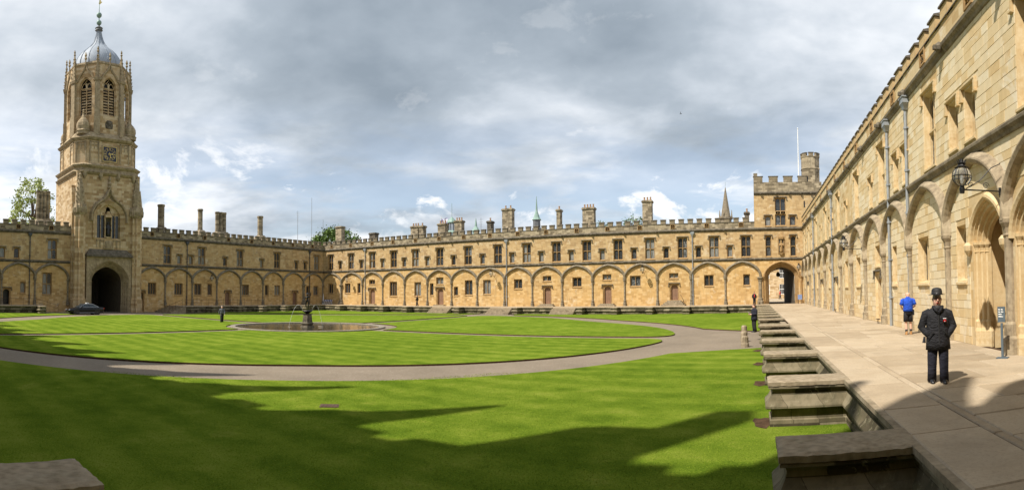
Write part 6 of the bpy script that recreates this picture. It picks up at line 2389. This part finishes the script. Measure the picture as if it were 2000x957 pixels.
# visitor sign by the porch
sg_ = thing('notice_sign', 'slate-grey notice board with white lettering on a post by the porch', 'sign', (6.12, 12.80, 0), R(-38))
MB().box(-.03, .03, -.02, .02, 0, .90).box(-.15, .15, -.12, .12, 0, .02).build('post', 'sign_slate', sg_)
MB().box(-.10, .10, -.02, .015, .92, 1.32).build('board', 'sign_slate', sg_)
for z_, words in ((1.235, (.05, .05)), (1.175, (.05, .06)), (1.115, (.09,)), (1.055, (.12,))):
    x = -.075
    for wl_ in words:
        MB().prism_y([(x, z_), (x + wl_, z_), (x + wl_, z_ + .018), (x + wl_ * .7, z_ + .018), (x + wl_ * .6, z_ + .026), (x, z_ + .026)], -.024, -.019).build('lettering', 'white_paint', sg_)
        x += wl_ + .02
# board on legs by the gate
ab = thing('notice_stand', 'blue notice board on wooden legs against the pier of the corner gate', 'sign', (6.05, 73.6, 0), R(-12))
for x in (-.22, .22):
    MB().box(x - .03, x + .03, -.03, .03, 0, 1.0).build('leg', 'dark_wood', ab)
MB().box(-.28, .28, -.05, -.03, .55, 1.2).build('board', 'sign_blue', ab)
MB().box(-.24, .24, -.25, -.05, .35, .40).build('shelf', 'dark_wood', ab)
# folding chairs stacked along the wall in the far corner
for k in range(5):
    lab = ('leftmost', 'second from left', 'middle', 'fourth from left', 'rightmost')[k] + ' of five dark blue folding chairs in the far left corner'
    ch = thing('folding_chair', lab, 'chair', (-73.9 + k * .48, 74.7 - .02 * k, 0), R(-6 + 3 * k), 'folding chairs in the far corner')
    for x in (-.2, .2):
        MB().tube([(x, -.25, 0), (x, .18, .88)], .025, 6).build('leg', 'white_paint', ch)
        MB().tube([(x * .9, .2, 0), (x * .9, -.16, .5)], .022, 6).build('leg', 'white_paint', ch)
    MB().box(-.22, .22, -.22, .12, .42, .46).build('seat', 'canvas_blue', ch)
    MB().add([(-.22, .05, .60), (.22, .05, .60), (.22, .18, .88), (-.22, .18, .88), (-.22, .075, .60), (.22, .075, .60), (.22, .205, .88), (-.22, .205, .88)], [(0, 1, 2, 3), (7, 6, 5, 4), (0, 1, 5, 4), (2, 3, 7, 6)]).build('backrest', 'canvas_blue', ch)
pl = thing('furled_parasol', 'pale furled parasol leaning on the wall beside the folding chairs', 'parasol', (-74.4, 74.9, 0))
MB().tube([(0, 0, 0), (0, .1, 1.0), (0, .12, 2.0)], [.03, .09, .03], 8).build('cover', 'white_cloth', pl)


# iron railings on the shaded terrace
def railing(label, pts, post=1.3):
    rt = thing('iron_railing', label, 'railing', pts[0])
    o = Vector(pts[0])
    P = [Vector(p) - o for p in pts]
    MB().tube([p + Vector((0, 0, .95)) for p in P], .02, 5).build('handrail', 'rust_iron', rt)
    MB().tube([p + Vector((0, 0, .50)) for p in P], .015, 5).build('rail', 'rust_iron', rt)
    for a, b in zip(P, P[1:]):
        n_ = max(1, int((b - a).length / post))
        for i in range(n_ + 1):
            q = a.lerp(b, i / n_)
            MB().tube([q, q + Vector((0, 0, 1.0))], .02, 5).lathe([(.01, 1.0), (.04, 1.04), (.01, 1.09)], 6, tuple(q)).build('post', 'rust_iron', rt)
    return rt


railing('rusty iron railing along the shaded terrace right of the clock tower', [(TW - .4, 42.4, 0), (TW - .4, 57.5, 0)])
railing('short rusty stair railing beside the tower-side steps', [(TW - .4, 39.6, -.8), (TW - .4, 41.8, 0)], 1.0)
railing('rusty iron railing on the terrace left of the parked car', [(TW - .4, 14.5, 0), (TW - .4, 19.5, 0), (TW - .4, 22.6, -.85)])
st_ = thing('stone_steps', 'narrow dark steps rising to the shaded terrace right of the clock tower', 'steps', (0, 0, 0))
for k in range(5):
    MB().box(XW, TW + .05, 39.6 + k * .52, 39.6 + (k + 1) * .52, -1.1, -.95 + .19 * (k + 1) - .004 * k).build('step', 'coping_stone', st_)
# boot scrapers by the doors of the right-hand range
for y_, lab in ((28.5, 'iron boot scraper by the nearest door of the right-hand range'), (43.8, 'iron boot scraper by the second door of the right-hand range')):
    bs = thing('boot_scraper', lab, 'boot scraper', (XE - .3, y_, 0))
    MB().tube([(0, -.16, 0), (0, -.16, .24), (0, .16, .24), (0, .16, 0)], .015, 5).build('frame', 'iron', bs)
    MB().box(-.08, .08, -.2, .2, .22, .25).build('plate', 'iron', bs)
dh = thing('stair_handrail', 'thin iron handrail beside the stepped door opposite', 'railing', (-10.2, YN - 1.6, 0))
MB().tube([(0, 1.3, 1.5), (.1, .9, 1.45), (.55, 0, .85), (.62, -.05, .5)], .025, 5).build('handrail', 'iron', dh)
MB().tube([(.55, 0, .85), (.55, 0, 0)], .02, 5).build('post', 'iron', dh)


# ------------------------------------------------------------------ cut grass blades on the near lawn
import numpy as np
rg = np.random.default_rng(4)
N_ = 300000
# more blades close to the camera, thinning out with distance
rr_ = 3.0 + 17.0 * rg.random(N_) ** 1.2
az_ = rg.uniform(R(-90), R(8), N_)
gx, gy = rr_ * np.sin(az_), rr_ * np.cos(az_)
ok = (gx < TE - .2) & (gy > TS + .2) & (np.hypot(gx - CX, gy - CY) > R_OUT + .05)
for y_ in E_BUT:
    ok &= ~((gx > -.12) & (np.abs(gy - y_) < .62))
    ok &= ~((gx > -.28) & (gx < .3) & (np.abs(gy - y_) < .62))
ok &= ~((np.abs(gx + 5.6) < .62) & (gy < 2.6))
ok &= ~(np.hypot(gx + 9.85, gy - 10.16) < .3)
gx, gy, rr_ = gx[ok], gy[ok], rr_[ok]
n = len(gx)
h_ = rg.uniform(.004, .013, n)
wd_ = rg.uniform(.003, .006, n) * (1 + rr_ / 12)
an_ = rg.uniform(0, 2 * PI, n)
lx, ly = rg.normal(0, .012, n), rg.normal(0, .012, n)
vv = np.empty((n, 3, 3))
vv[:, 0] = np.stack([gx - np.cos(an_) * wd_, gy - np.sin(an_) * wd_, np.full(n, LAWN - .004)], 1)
vv[:, 1] = np.stack([gx + np.cos(an_) * wd_, gy + np.sin(an_) * wd_, np.full(n, LAWN - .004)], 1)
vv[:, 2] = np.stack([gx + lx, gy + ly, LAWN + h_], 1)
me = bpy.data.meshes.new('grass')
me.vertices.add(n * 3)
me.vertices.foreach_set('co', vv.ravel())
me.loops.add(n * 3)
me.loops.foreach_set('vertex_index', np.arange(n * 3, dtype=np.int32))
me.polygons.add(n)
me.polygons.foreach_set('loop_start', np.arange(0, n * 3, 3, dtype=np.int32))
me.polygons.foreach_set('loop_total', np.full(n, 3, dtype=np.int32))
me.update()
me.validate()
at_ = me.attributes.new('tint', 'FLOAT', 'POINT')
at_.data.foreach_set('value', np.repeat(rg.random(n), 3).astype(np.float32))
t, b = material('grass_blade')
ag = t.new('ShaderNodeAttribute')
ag.attribute_name = 'tint'
nz = t.noise(t.new('ShaderNodeNewGeometry').outputs['Position'], 0.9, 4, 0.65)
v_ = t.math('ADD', t.math('MULTIPLY', ag.outputs['Fac'], 0.6), t.math('MULTIPLY', nz, 0.4))
t.link(t.ramp(v_, [(0.15, (0.065, 0.120, 0.005)), (0.5, (0.140, 0.215, 0.012)), (0.8, (0.22, 0.285, 0.03)), (0.95, (0.34, 0.33, 0.10))]), b.inputs['Base Color'])
b.inputs['Roughness'].default_value = 0.9
b.inputs['Specular IOR Level'].default_value = 0.05
me.materials.append(M['grass_blade'])
gr = put('grass', me)
gr['kind'] = 'stuff'
gr['label'] = 'short mown grass of the near lawn'
gr['category'] = 'grass'
